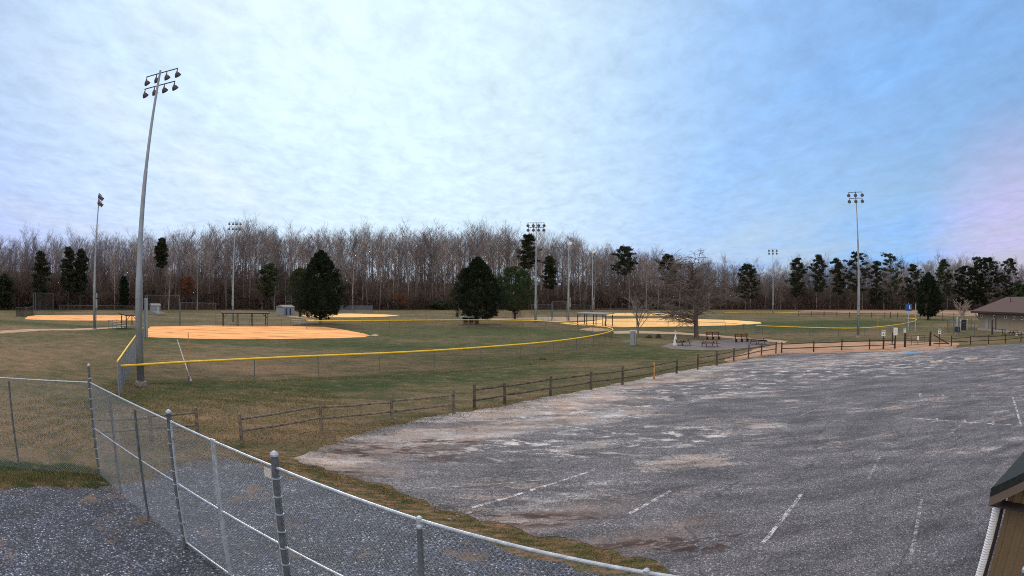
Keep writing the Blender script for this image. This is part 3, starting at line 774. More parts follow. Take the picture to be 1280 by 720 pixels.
# ------------------------------------------------------------------ signs
def sign(x, y, ytop, w_, h_, face, label, post='dark_wood', inner=None, r=.06, twin=False, border=None):
    p = G(x, y); H = height(p, ytop); root = empty('sign', p, math.atan2(-p.x, p.y), label, 'sign')
    if twin:
        for s_ in (-.75, .75): MB().tube((s_, 0, 0), (s_, 0, H), r, n=8).build('post', post, root)
    else: MB().tube((0, .04, 0), (0, .04, H-.02), r, n=8).build('post', post, root)
    MB().box((0, -.05 if not twin else -r-.03, H-h_/2), (w_, .03, h_)).build('panel', face, root)
    yy = (-.05 if not twin else -r-.03)-.02
    if border: MB().box((0, yy-.001, H-h_/2), (w_*.86, .012, h_*.86)).build('panel_field', border, root)
    if inner: 
        for dz, hh, ww, mt in inner: MB().box((0, yy-.012, H-h_/2+dz), (ww, .01, hh)).build('marking', mt, root)
    return root
sign(1103.6, 436.2, 412.5, .50, .72, 'white_paint', 'small white sign with green top and blue mark on a thin dark post', inner=((.24, .12, .42, 'sign_green'), (-.12, .14, .2, 'sign_blue')))
sign(1118.6, 435.8, 409, .62, 1.0, 'sign_violet', 'largest white sign with a violet edge left of the metal gate', r=.09, border='white_paint', inner=((.1, .08, .3, 'lamp_pale'), (-.1, .08, .3, 'lamp_pale'), (-.28, .06, .22, 'lamp_pale')))
sign(1130.2, 433.9, 410, .34, .56, 'white_paint', 'small white sign fixed above the left post of the metal gate', r=.05, inner=((.18, .1, .24, 'sign_green'), (-.02, .16, .16, 'lamp_pale')))
sign(1173.8, 433.2, 411, .42, .66, 'white_paint', 'small white sign with green top right of the metal gate', inner=((.2, .16, .36, 'sign_green'), (-.1, .14, .2, 'sign_blue')))
p = G(1115.2, 429.5); root = empty('wooden_post', p, 0, 'short dark post behind the largest white sign', 'post'); MB().tube((0, 0, 0), (0, 0, 1.5), .09, n=8).build('post', 'dark_wood', root)
# tall blue sign on two poles
p = G(1138.5, 413.5); H = height(p, 380); root = empty('blue_sign', p, math.atan2(-p.x, p.y), 'tall blue sign with a white mark on two slim grey poles', 'sign')
for s_ in (-.55, .9): MB().tube((s_, 0, 0), (s_, 0, H+.1), .085, n=8).build('post', 'galvanised', root)
MB().box((-.55, -.13, H-.62), (1.3, .05, 1.25)).build('panel', 'sign_blue', root)
MB().box((-.35, -.165, H-.55), (.18, .01, .7)).box((-.15, -.165, H-.75), (.22, .01, .12)).build('marking', 'white_paint', root)

# ------------------------------------------------------------------ light poles
def floodlight(root, at, arm_z, aim, mat, s=1.0):
    """bracket + bowl reflector hanging below the arm"""
    a = Vector((at[0], at[1], arm_z)); c = a+Vector((aim.x*.10, aim.y*.10, -.55*s))
    ax_ = Vector((aim.x*.75, aim.y*.75, -.62)).normalized()
    m = MB(); m.lathe(c-ax_*.26*s, ax_, [(0, .07*s), (.05*s, .15*s), (.16*s, .25*s), (.34*s, .33*s), (.42*s, .35*s), (.43*s, .31*s)], 12)
    lamp = m.build('floodlight', mat, root, True)
    MB().tube(a, a+Vector((0, 0, -.22*s)), .05*s, n=6).tube(a+Vector((0, 0, -.2*s)), c-ax_*.2*s, .06*s, .08*s, n=6).build('bracket', mat, lamp)
    MB().lathe(c+ax_*.15*s, ax_, [(0, .28*s), (.025*s, .29*s), (.05*s, .2*s)], 12).build('lens', 'lens_glass', lamp)
def light_pole(bx, by, ty, aim_deg, n1, n2, label, w1=2.9, gap=.98, lamp='lamp_dark', s=.95, box=True, rb=.24, rt=.10, face=1, lean=(0, 0)):
    p = G(bx, by); H = height(p, ty); root = empty('light_pole', p, 0, label, 'light pole', 'floodlight poles round the ball fields')
    m = MB(); m.lathe((0, 0, 0), (0, 0, 1), [(0, rb), (H*.33, rb*.86), (H*.335, rb*.76), (H*.66, rt*1.35), (H*.665, rt*1.2), (H, rt*.8)], 14)
    m.build('shaft', 'pole_steel', root, True)
    MB().lathe((0, 0, 0), (0, 0, 1), [(0, rb*1.5), (.28, rb*1.45), (.3, rb*1.2)], 14).build('footing', 'concrete', root)
    aim = Vector((math.sin(rad(aim_deg)), math.cos(rad(aim_deg)), 0)); arm = Vector((aim.y, -aim.x, 0))
    for k, (n, z) in enumerate(((n1, H-.12), (n2, H-.12-gap))):
        if n == 0: continue
        ww = w1 if k == 0 else w1*.97; off = aim*(.16)
        MB().tube(tuple(-arm*ww/2+off+Vector((0, 0, z))), tuple(arm*ww/2+off+Vector((0, 0, z))), .055*s, n=6).build('crossarm', 'lamp_dark', root)
        for i in range(n):
            t = (-.5+i/(n-1))*ww*.98 if n > 1 else 0
            q_ = arm*t+off*1.2; floodlight(root, (q_.x, q_.y), z, aim, lamp, s)
    if box:
        m = MB(); an = math.atan2(arm.y, arm.x); c_ = aim*(rb+.14)*face
        m.box((c_.x, c_.y, 4.1), (.42, .26, 1.3), an); m.box((c_.x, c_.y, 5.3), (.36, .22, .8), an); m.tube((c_.x, c_.y, .1), (c_.x, c_.y, 3.5), .035, n=6)
        m.build('breaker_box', 'grey_paint', root)
    return root, p, H
light_pole(176.5, 482, 88, 8, 4, 4, 'nearest and tallest floodlight pole with eight lamps, left of the nearest ball field', w1=3.1, gap=.92, box=False, rb=.27, s=.72)
light_pole(118.3, 413, 242, 62, 3, 3, 'slim floodlight pole at far left beyond the dry grass', w1=2.4, s=.95)
light_pole(291.3, 404.5, 277, 160, 4, 4, 'floodlight pole behind the open dugout against the wood', w1=2.4, s=.7)
light_pole(669.3, 406, 278, 188, 4, 4, 'floodlight pole with eight lamps right of the green pine', w1=3.5, s=1.0)
light_pole(710.4, 401.5, 300, 92, 2, 0, 'floodlight pole with pale side-on lamps standing by the middle dugout', w1=1.7, lamp='white_paint', s=1.6)
light_pole(740.3, 394.5, 312, 95, 3, 0, 'farther floodlight pole with pale lamps right of the middle dugout roof', w1=3.4, lamp='white_paint', s=1.6)
light_pole(966, 394.3, 311, 200, 3, 3, 'distant floodlight pole with six lamps beyond the large bare tree', w1=2.9, s=1.0)
light_pole(1072.4, 422, 239.5, 218, 3, 3, 'floodlight pole with six lamps beside the far edge of the parking lot', w1=2.3, s=.85, gap=.95)
# grey cabinet-like padded post beside the tall pole, foul poles
p = G(182.8, 421.5); root = empty('equipment_cabinet', p, math.atan2(-p.x, p.y), 'tall narrow grey-blue cabinet at the left edge of the nearest dirt infield', 'cabinet')
HH = height(p, 373); MB().box((0, 0, HH/2), (.55, .5, HH)).build('housing', 'grey_paint', root); MB().box((-.14, -.262, HH/2), (.1, .02, HH*.96)).build('door_strip', 'net_pad_blue', root)
p = G(237.5, 477.5); o = MB().tube((0, 0, 0), (-.02, .0, height(p, 416)), .035, .03, n=8).build('foul_pole', 'yellow_wood'); o.location = p; tag(o, 'thin rusty yellow foul pole standing at the low fence by the chalk line', 'foul pole')
p = G(1097, 418); o = MB().tube((0, 0, 0), (0, .0, height(p, 390)), .06, .05, n=8).build('foul_pole', 'yellow_wood'); o.location = p; tag(o, 'faint slim foul pole at the right curve of the far yellow-capped fence', 'foul pole')

# ------------------------------------------------------------------ dugouts, bleachers, tables
def local_frame(a, b):
    d = b-a; return d.length, math.atan2(d.y, d.x)
def dugout(xa, ya, xb, yb, h, depth, label, roof='trim_dark', post='dark_wood', n=4):
    a, b = G(xa, ya), G(xb, yb); L, an = local_frame(a, b); root = empty('dugout', a, an, label, 'dugout')
    MB().prism([(-.4, -.5, h-.12), (-.4, depth+.3, h+.1), (-.4, depth+.3, h+.26), (-.4, -.5, h+.06)], (L+.8, 0, 0)).build('roof', roof, root)
    for i in range(n):
        x = L*i/(n-1)
        for y in (0, depth): MB().box((x, y, (h-.12)/2), (.13, .13, h-.14)).build('post', post, root)
    for x, s_ in ((0, 1), (L, -1)): MB().tube((x, 0, h-.9), (x+s_*.8, 0, h-.15), .05, n=5).build('brace', post, root)
    MB().box((L/2, depth*.7, .45), (L*.9, .35, .06)).box((L*.15, depth*.7, .21), (.08, .3, .42)).box((L*.85, depth*.7, .21), (.08, .3, .42)).build('bench', 'silver_bench', root)
    return root
dugout(279.5, 407.5, 334, 407.5, 2.35, 2.0, 'open flat-roofed timber dugout behind the nearest dirt infield')
dugout(722, 406.5, 757, 408.3, 2.5, 2.2, 'grey flat-roofed dugout right of the middle light poles', roof='roof_grey')
dugout(158, 411, 171, 410.5, 2.2, 1.6, 'small dark-roofed dugout left of the tallest light pole', n=2)
def bleachers(x0, y0, x1, y1, rows, label, mat='silver_bench', mirror=1):
    a, b = G(x0, y0), G(x1, y1); L, an = local_frame(a, b); root = empty('bleachers', a, an, label, 'bleachers')
    for k in range(rows):
        MB().box((L/2, .7*k, .45+.3*k), (L, .28, .05)).build('seat_plank', mat, root)
        if k: MB().box((L/2, .7*k-.35, .18+.3*k), (L, .25, .04)).build('foot_plank', mat, root)
    for x in (.05*L, .5*L, .95*L):
        m = MB(); m.tube((x, 0, 0), (x, 0, .42), .03, n=6).tube((x, .7*(rows-1), 0), (x, .7*(rows-1), .42+.3*(rows-1)), .03, n=6).tube((x, 0, .4), (x, .7*(rows-1), .4+.3*(rows-1)), .03, n=6).tube((x, 0, .03), (x, .7*(rows-1), .03), .03, n=6)
        m.build('frame', 'galvanised_dull', root)
    return root
bleachers(369, 407, 402, 406, 4, 'low silver bleachers beside the nearest dirt infield under the round dark cedar')
bleachers(147, 411.5, 158, 410.5, 4, 'small bleachers left of the small dark-roofed dugout')
bleachers(671, 402.5, 688, 402.5, 4, 'silver bleachers between two light poles right of the green pine')
bleachers(196, 395, 208, 394.5, 3, 'distant small bleachers seen through the backstop')
# grey block shelter
a, b = G(577.5, 405), G(593.5, 405.3); L, an = local_frame(a, b); hh = height(a, 396.3)
root = empty('block_shelter', a, an, 'small grey block shelter with two dark openings left of the cedar trunk', 'shelter')
m = MB(); m.box((L/2, 1.5, hh/2), (L, 1.6, hh))
for x in (.06, .5, .94): m.box((L*x, .35, hh/2), (.3, .7, hh))
m.build('wall', 'grey_paint', root); MB().box((L/2, .6, hh+.07), (L+.4, 3.6, .14)).build('roof', 'lamp_pale', root)
for x in (.28, .72): MB().box((L*x, .66, hh*.55), (L*.3, .06, hh*.6)).build('opening_shade', 'dark_glass_and_shade', root)  # near-black panels paint the shade inside the two bays
a, b = G(354.5, 394.6), G(368, 394.2); L, an = local_frame(a, b); root = empty('storage_shed', a, an, 'grey storage shed left of the round dark cedar below the narrow backstop', 'shed')
MB().box((L/2, 1.5, 1.15), (L, 3, 2.3)).build('wall', 'grey_paint', root)
MB().prism([(-.2, -.2, 2.3), (-.2, 3.2, 2.3), (-.2, 1.5, 2.9)], (L+.4, 0, 0)).build('roof', 'roof_grey', root)
for x in (.25, .62): MB().box((L*x, -.03, 1.), (L*.12, .05, 1.9)).build('door', 'net_pad_blue', root)
a, b = G(190, 393.2), G(200.5, 393.2); L, an = local_frame(a, b); root = empty('storage_shed', a, an, 'pale grey shed seen through the tall backstop', 'shed')
MB().box((L/2, 1.5, 1.2), (L, 3, 2.4)).build('wall', 'grey_paint', root)
MB().box((L*.7, -.03, 1.1), (L*.15, .05, 2.0)).build('door', 'lamp_pale', root)
MB().prism([(-.2, -.2, 2.4), (-.2, 3.2, 2.4), (-.2, 1.5, 2.9)], (L+.4, 0, 0)).build('roof', 'roof_grey', root)
# utility pedestal
a = G(791, 431.3); HH = height(a, 414.2)
root = empty('utility_pedestal', a, math.atan2(-a.x, a.y), 'pale grey utility pedestal left of the small bare tree', 'pedestal')
MB().box((0, 0, HH/2), (.7, .45, HH)).build('housing', 'grey_paint', root); MB().box((0, 0, HH+.05), (.85, .6, .1)).build('lid', 'lamp_pale', root)
MB().box((.2, -.24, HH/2), (.04, .03, HH*.85)).build('door_seam', 'galvanised_dull', root)
a = G(795.5, 434); o = MB().tube((0, 0, 0), (0, 0, 1.1), .06, n=8).lathe((0, 0, 1.1), (0, 0, 1), [(0, .09), (.1, .05)], 8).build('marker_post', 'weathered_wood'); o.location = a; tag(o, 'short grey marker post right beside the utility pedestal', 'post')
# white cone shaped marker
a = G(844, 431.8); root = empty('white_marker', a, 0, 'white tapered marker standing left of the picnic tables', 'marker'); HH = height(a, 415.5)
MB().lathe((0, 0, 0), (0, 0, 1), [(0, .32), (.25, .30), (HH*.8, .07), (HH, .06)], 10).build('cone', 'white_paint', root)
MB().lathe((0, 0, HH), (0, 0, 1), [(0, .04), (.03, .1), (.1, .12), (.17, .1), (.2, .03)], 8).build('knob', 'lamp_pale', root)
# stumps / earth heaps
def heap(x, y, w_, h_, label, seed):
    p = G(x, y); r_ = random.Random(seed); m = MB(); n = 14
    rings = [(1, 0), (.8, .45), (.5, .85), (.18, 1)]
    for j, (rr, zz) in enumerate(rings):
        for i in range(n):
            t = 2*math.pi*i/n; q_ = rr*w_/2*r_.uniform(.8, 1.15); m.v.append((q_*math.cos(t), q_*.8*math.sin(t), zz*h_*r_.uniform(.8, 1.15)))
    for j in range(3):
        for i in range(n):
            l = (i+1) % n; m.f.append((j*n+i, j*n+l, (j+1)*n+l, (j+1)*n+i))
    m.f.append(tuple(3*n+i for i in range(n)))
    o = m.build('earth_heap', 'trunk_dark'); o.location = p; tag(o, label, 'earth heap'); return o
heap(811.5, 422.3, 1.1, .4, 'lower flat dark heap of earth left of the bare trees', 1)
heap(823, 422.6, 1.0, .6, 'rounder dark heap of earth nearer the white tapered marker', 2)
heap(678, 449.5, .8, .2, 'small dark clod on the grass behind the long rail fence', 3)
# picnic tables
def picnic(x, y, rz, label, proto=[None], back=False):
    if proto[0] is None:
        root = empty('picnic_table', (0, 0, 0)); proto[0] = root
        m = MB()
        for i in range(4): m.box((0, -.30+i*.2, .76), (2.1, .18, .05))
        m.build('tabletop', 'table_brown', root)
        for s_ in (-1, 1): MB().box((0, s_*.75, .46), (2.1, .28, .05)).build('bench_seat', 'table_brown', root)
        for x_ in (-.75, .75):
            m = MB(); m.tube((x_, -.3, .72), (x_, -.72, 0), .045, n=6).tube((x_, .3, .72), (x_, .72, 0), .045, n=6).tube((x_, -.85, .42), (x_, .85, .42), .04, n=6)
            m.build('leg_frame', 'unit_dark', root)
    else: root = copy_tree(proto[0])
    root.location = G(x, y); root.rotation_euler = (0, 0, rz); tag(root, label, 'picnic table', 'picnic tables in the park'); return root
picnic(853, 431.8, .6, 'picnic table nearest the white tapered marker')
picnic(887, 433.5, .15, 'picnic table in the middle of the gravel pad, right of the large tree trunk')
picnic(947, 430.6, .3, 'rightmost picnic table on the gravel pad behind the rail fence')
def bench(x, y, rz, label, L=2.2):
    root = empty('park_bench', G(x, y), rz, label, 'bench', 'benches by the gravel pad')
    MB().box((0, 0, .45), (L, .4, .05)).build('seat', 'table_brown', root)
    MB().box((0, .25, .80), (L, .05, .18)).box((0, .27, 1.05), (L, .05, .18)).build('backrest', 'table_brown', root)
    for x_ in (-.42*L, 0, .42*L): MB().box((x_, 0, .21), (.1, .36, .42)).box((x_, .24, .55), (.1, .06, 1.08)).build('leg', 'unit_dark', root)
bench(891.5, 424.8, .1, 'brown backed bench behind the middle picnic table'); bench(927.5, 427.6, .15, 'brown backed bench standing alone on the far side of the gravel pad')
# wheel stops
for x, y, x2, y2, lb in ((1163, 453.8, 1177.5, 452.8, 'pinkish concrete wheel stop lying in the parking lot, the left of the two'), (1206, 450, 1221.5, 449, 'pinkish concrete wheel stop lying in the parking lot, the right of the two')):
    a, b = G(x, y), G(x2, y2); L, an = local_frame(a, b)
    m = MB(); m.prism([(0, -.1, 0), (0, .1, 0), (0, .06, .13), (0, -.06, .13)], (L, 0, 0)); o = m.build('wheel_stop', 'wheel_stop_paint'); o.location = a+Vector((0, 0, .012)); o.rotation_euler = (0, 0, an); tag(o, lb, 'wheel stop')

# ------------------------------------------------------------------ tan building on the right
a = G(1222, 412.6); b = G(1280, 417.5); 
L0, an = local_frame(a, b); an = an+.0; L = 22.0
root = empty('park_building', a, an, 'tan park building with brown hipped roof and small square windows behind the rail fence', 'building')
hw = height(a, 388.5); dep = 9.0
MB().box((L/2, dep/2, hw/2), (L, dep, hw)).build('wall', 'tan_wall', root)
MB().box((L/2, dep/2, .18), (L+.06, dep+.06, .36)).build('foundation', 'concrete', root)
ov = 1.15; rise = 2.6; x0, x1, y0, y1 = -ov, L+ov, -ov, dep+ov; ym = (y0+y1)/2; hx = (y1-y0)/2
m = MB(); z0 = hw-.05; z1 = hw+rise
m.v += [(x0, y0, z0), (x1, y0, z0), (x1, y1, z0), (x0, y1, z0), (x0+hx, ym, z1), (x1-hx, ym, z1), (x0, y0, z0-.28), (x1, y0, z0-.28), (x1, y1, z0-.28), (x0, y1, z0-.28)]
m.f += [(0, 1, 5, 4), (1, 2, 5), (2, 3, 4, 5), (3, 0, 4)]; m.build('roof', 'roof_brown', root)
m = MB(); m.box(((x0+x1)/2, y0-.02, z0-.15), (x1-x0+.1, .05, .32)).box(((x0+x1)/2, y1+.02, z0-.15), (x1-x0+.1, .05, .32)).box((x0-.02, ym, z0-.15), (.05, y1-y0, .32)).box((x1+.02, ym, z0-.15), (.05, y1-y0, .32)).build('fascia', 'trim_dark', root)
MB().box(((x0+x1)/2, ym, z0-.32), (x1-x0-.02, y1-y0-.02, .03)).build('soffit', 'trim_dark', root)
def win(x, z, s_=.62):
    f = MB().box((x, -.02, z), (s_, .06, s_)).build('window', 'white_paint', root); MB().box((x, -.055, z), (s_*.62, .03, s_*.62)).build('pane', 'dark_glass_and_shade', f)
for px_ in (1227, 1243, 1257, 1267.5, 1277.5):
    lo, hi = 0., L
    for _ in range(30):
        md = (lo+hi)/2; q_ = a+Vector((math.cos(an), math.sin(an), 0))*md
        if proj(q_.x, q_.y, 2)[0] < px_: lo = md
        else: hi = md
    win(lo, hw-.98)
for x in (15, 17.5, 20): win(x, hw-.98)
MB().box((3.1, -.03, 1.15), (1.0, .06, 2.1)).build('door', 'grey_paint', root)
MB().tube((6.1, -.08, .3), (6.1, -.08, hw-.3), .06, n=6).build('downpipe', 'trim_dark', root)
MB().tube((8, ym-2, z1-1.2), (8, ym-2, z1-.1), .09, n=8).build('vent_pipe', 'trim_dark', root)
m = MB(); m.tube((.05, -.1, hw-1.3), (.05-.0, -1.0, hw-.38), .06, n=6); m.build('brace', 'trim_dark', root)
# condenser units, pipes and enclosure beside the building
def unit(x, y, w_, h_, label):
    root = empty('air_conditioner', G(x, y), rad(-30), label, 'air conditioner')
    MB().box((0, 0, h_/2), (w_, w_*.9, h_)).build('housing', 'unit_dark', root); MB().lathe((0, 0, h_), (0, 0, 1), [(0, w_*.4), (.05, w_*.42), (.07, w_*.3)], 12).build('fan_grille', 'galvanised_dull', root)
unit(1230.5, 411.8, 1.3, 1.15, 'dark air conditioner unit against the tan wall'); unit(1196.5, 415.3, 1.0, .95, 'low dark air conditioner unit inside the mesh enclosure')
unit(1203.5, 412.5, 1.2, 1.9, 'tall dark cabinet-like cooling unit inside the mesh enclosure')
for i, (x, y, yt) in enumerate(((1196, 414, 398), (1200.5, 413, 401), (1209, 412, 400))):
    p = G(x, y); o = MB().tube((0, 0, 0), (0, 0, height(p, yt)), .13, n=8).lathe((0, 0, height(p, yt)), (0, 0, 1), [(0, .2), (.15, .2), (.2, .1)], 8).build('vent_pipe', 'lamp_pale'); o.location = p
    tag(o, ('pale upright pipe above the low dark unit', 'pale upright pipe between the two dark units in the enclosure', 'pale upright pipe right of the tall dark unit')[i], 'pipe')
fence('enclosure_fence', [G(x, y) for x, y in ((1214, 411.5), (1184, 410), (1184.3, 415.8), (1199, 420.5), (1239.5, 419))], 2.2, 'tall mesh enclosure with grey posts left of the tan building', r=.06, step=4.2, rails=(1.,))
p = G(1239.8, 418.8); o = MB().box((0, 0, 1.2), (.22, .22, 2.4)).build('gate_post', 'dark_wood'); o.location = p; tag(o, 'dark square post at the right corner of the mesh enclosure', 'post')
split_rail([(1241, 417), (1253.3, 418.6), (1256, 419)], 'short dark rail in front of the tan building wall', h=1.0, rails=1, mat='dark_wood')
pt = picnic(1267, 419, .2, 'dark picnic table by the wall of the tan building')
p = G(1270.5, 419.5); o = MB().box((0, 0, .15), (.4, .3, .3)).box((0, 0, .32), (.44, .34, .05)).build('white_box', 'white_paint'); o.location = p; tag(o, 'small white box on the ground in front of the tan building', 'box')

# ------------------------------------------------------------------ near shed, bottom right
zE = 2.78
A0 = G(1257, 636, 2.34); e_ = (gz(G(1280, 564, 2.8))-gz(G(1241, 608, 2.8))).normalized()
d = Vector((e_.y, -e_.x, 0)); an = math.atan2(d.y, d.x)
root = empty('shed', gz(A0), an, 'near shed with brown ribbed siding, white corner pipe and dark roof, bottom right', 'shed')
Lw, Dw, pitch = 5.0, 6.0, .58
nrm = Vector((-d.y, d.x, 0))
S = 1                                               # building extends away from the gable face
# siding: ribbed sheet on the gable face (local x along the wall, local y into the building = S)
m = MB(); rib = []
x = 0.
while x < Lw:
    rib += [(x, 0), (x+.10, 0), (x+.125, -.022*S), (x+.175, -.022*S)]; x += .2
for i in range(len(rib)-1):
    (xa, ya), (xb, yb) = rib[i], rib[i+1]
    za, zb = 2.62+min(xa, Lw-xa)*pitch, 2.62+min(xb, Lw-xb)*pitch
    m.poly([(xa, ya, .1), (xb, yb, .1), (xb, yb, zb), (xa, ya, za)])
m.build('siding', 'siding_brown' if 'siding_brown' in M else 'fascia_tan', root)
m = MB(); m.box((Lw/2, S*(Dw/2+.03), 1.3), (Lw, Dw, 2.6)); m.build('wall', 'fascia_tan', root)
m = MB(); m.box((-.07, -.02*S, 1.3), (.06, .06, 2.6)); m.build('corner_trim', 'trim_dark', root)
# roof with overhang
e0, oy = .31, -.41*S
zt = 2.80
def roofz(x): return zt+min(x+e0, Lw+e0-x+0)*pitch
m = MB(); prof = [(-e0, zt-.0), (Lw/2, zt+(Lw/2+e0)*pitch), (Lw+e0, zt), (Lw+e0, zt-.16), (Lw/2, zt+(Lw/2+e0)*pitch-.16), (-e0, zt-.16)]
m.prism([(x_, oy, z_) for x_, z_ in prof], (0, S*(Dw+.8), 0)); m.build('roof', 'shingle', root) if 'shingle' in M else m.build('roof', 'lamp_dark', root)
m = MB(); prof = [(-e0+.01, zt-.163), (Lw/2, zt+(Lw/2+e0)*pitch-.163), (Lw+e0-.01, zt-.163), (Lw+e0-.01, zt-.34), (Lw/2, zt+(Lw/2+e0)*pitch-.34), (-e0+.01, zt-.34)]
m.prism([(x_, oy+.01*S, z_) for x_, z_ in prof], (0, S*.035, 0)); m.build('fascia', 'fascia_tan', root)
m = MB(); m.prism([(-e0+.03, oy+.05*S, zt-.34), (Lw+e0, oy+.05*S, zt-.34), (Lw+e0, oy+.05*S, zt-.31), (-e0+.03, oy+.05*S, zt-.31)], (0, S*.36, 0)); m.build('soffit', 'trim_dark', root)
# ribbed white downspout at the corner
m = MB(); z = .1; pr = []
while z < 2.62: pr += [(z, .080), (z+.02, .089), (z+.04, .080)]; z += .05
m.lathe((-.19, -.05*S, 0), (0, 0, 1), pr, 12); m.build('corner_pipe', 'white_paint', root)
MB().box((-.19, -.05*S, 2.66), (.17, .17, .10)).build('pipe_elbow', 'lamp_pale', root)

# ------------------------------------------------------------------ trees
def rnd_dir(r_): 
    t = r_.uniform(0, 2*math.pi); return Vector((math.cos(t), math.sin(t), 0))
def grow_bare(seed, H, kind):
    """returns list of (p0, p1, r0, r1) segments"""
    r_ = random.Random(seed); S_ = []
    def limb(p, d, L, r0, lvl, up, nseg=3):
        pts = [p.copy()]; dd = d.copy()
        for i in range(nseg):
            dd = (dd+Vector((r_.uniform(-1, 1), r_.uniform(-1, 1), r_.uniform(-.6, .6)))*(.16+.05*lvl)+Vector((0, 0, up))).normalized()
            q_ = pts[-1]+dd*L/nseg; ra = r0*(1-.75*i/nseg); rb = r0*(1-.75*(i+1)/nseg)
            S_.append((pts[-1].copy(), q_.copy(), ra, rb, lvl)); pts.append(q_)
        return pts, dd
    if kind == 'tall':
        p = Vector((0, 0, 0)); top = []; d = Vector((r_.uniform(-.04, .04), r_.uniform(-.04, .04), 1)).normalized(); n = 7
        pts = [p.copy()]; rt = H*.0085+.04; fork = r_.uniform(.72, .96)
        for i in range(n):
            d = (d+Vector((r_.uniform(-.05, .05), r_.uniform(-.05, .05), 0))).normalized(); q_ = pts[-1]+d*H*fork/n
            S_.append((pts[-1].copy(), q_.copy(), rt*(1-.85*i/n), rt*(1-.85*(i+1)/n), 0)); pts.append(q_)
        nb = 34; lo = r_.uniform(.28, .45); wide = r_.uniform(.75, 1.25)
        for b_ in range(nb):
            t = lo+(1-lo)*(b_+r_.random())/nb; f = t*n; i = min(n-1, int(f)); base = pts[i].lerp(pts[i+1], f-i)
            dr = (rnd_dir(r_)*(.75*wide)+Vector((0, 0, r_.uniform(.55, 1.1)))).normalized()
            L = H*(.05+.16*math.sin(math.pi*min(1, .25+(1-t)*.85)))*r_.uniform(.6, 1.25)
            bp, bd = limb(base, dr, L, .018+.05*(1-t)+.01*H/25, 1, .10, 3)
            for c in range(5):
                tt = r_.uniform(.25, 1); k_ = min(2, int(tt*3)); bb = bp[k_].lerp(bp[k_+1], tt*3-k_)
                d2 = (bd+rnd_dir(r_)*.8+Vector((0, 0, .3))).normalized(); cp, cd = limb(bb, d2, L*.5*r_.uniform(.5, 1.1), .026, 2, .12, 2)
                for e in range(5):
                    d3 = (cd+rnd_dir(r_)*.8+Vector((0, 0, .25))).normalized(); limb(cp[r_.choice((1, 2))], d3, L*.28*r_.uniform(.5, 1.2), .016, 3, .12, 1)
        for b_ in range(14):     # leaning dead shoots low on the trunk
            t = r_.uniform(.06, lo); f = t*n; i = int(f); base = pts[i].lerp(pts[i+1], f-i); bp, bd = limb(base, (rnd_dir(r_)+Vector((0, 0, .5))).normalized(), H*r_.uniform(.06, .13), .03, 2, .05, 2); limb(bp[1], (bd+rnd_dir(r_)).normalized(), H*.05, .018, 3, .05, 1)
    elif kind == 'spread':      # wide old shade tree with drooping limbs
        trunk = [Vector((0, 0, 0))]; d = Vector((.03, 0, 1)); n = 4
        for i in range(n):
            d = (d+Vector((r_.uniform(-.12, .12), r_.uniform(-.12, .12), 0))).normalized(); q_ = trunk[-1]+d*H*.5/n
            S_.append((trunk[-1].copy(), q_.copy(), .29*(1-.5*i/n), .29*(1-.5*(i+1)/n), 0)); trunk.append(q_)
        for b_ in range(34):
            t = .26+.74*(b_/33); f = t*n; i = min(n-1, int(f)); base = trunk[i].lerp(trunk[i+1], min(1, f-i))
            up = .2+.8*t; dr = (rnd_dir(r_)+Vector((0, 0, up*r_.uniform(.6, 1.2)))).normalized(); L = H*r_.uniform(.36, .52)*(1 if t > .5 else .9)*(1 if t < .9 else .75)
            bp, bd = limb(base, dr, L, .085*r_.uniform(.6, 1.1), 1, -.05 if t < .75 else .03, 6)
            for c in range(11):
                tt = r_.uniform(.2, 1)*5.999; k_ = int(tt); bb = bp[k_].lerp(bp[k_+1], tt-k_); d2 = (bd*.5+rnd_dir(r_)*.9+Vector((0, 0, r_.uniform(-.25, .5)))).normalized()
                cp, cd = limb(bb, d2, L*.36*r_.uniform(.6, 1.2), .034, 2, -.05, 4)
                for e in range(9):
                    d3 = (cd*.5+rnd_dir(r_)*.9+Vector((0, 0, r_.uniform(-.3, .35)))).normalized(); ep, ed = limb(cp[r_.randint(1, 4)], d3, L*.15*r_.uniform(.6, 1.3), .02, 3, -.10, 2)
                    if r_.random() < .5: limb(ep[1], (ed+rnd_dir(r_)*.8).normalized(), L*.09, .014, 4, -.1, 1)
    else:                       # 'vase' small ornamental, several upright stems
        trunk = [Vector((0, 0, 0)), Vector((0, 0, H*.22))]; S_.append((trunk[0], trunk[1], H*.02, H*.016, 0))
        for b_ in range(9):
            dr = (rnd_dir(r_)*r_.uniform(.4, .8)+Vector((0, 0, 1))).normalized(); L = H*r_.uniform(.55, .8)
            bp, bd = limb(trunk[1]+Vector((0, 0, r_.uniform(-.1, .1)*H)), dr, L, H*.010, 1, .05, 5)
            for c in range(9):
                tt = r_.uniform(.2, 1)*4.999; k_ = int(tt); bb = bp[k_].lerp(bp[k_+1], tt-k_); cp, cd = limb(bb, (bd+rnd_dir(r_)*.8).normalized(), L*.35*r_.uniform(.5, 1.2), .026, 2, .04, 2)
                for e in range(5): limb(cp[r_.choice((1, 2))], (cd+rnd_dir(r_)*.8).normalized(), L*.16, .015, 3, .03, 1)
    return S_
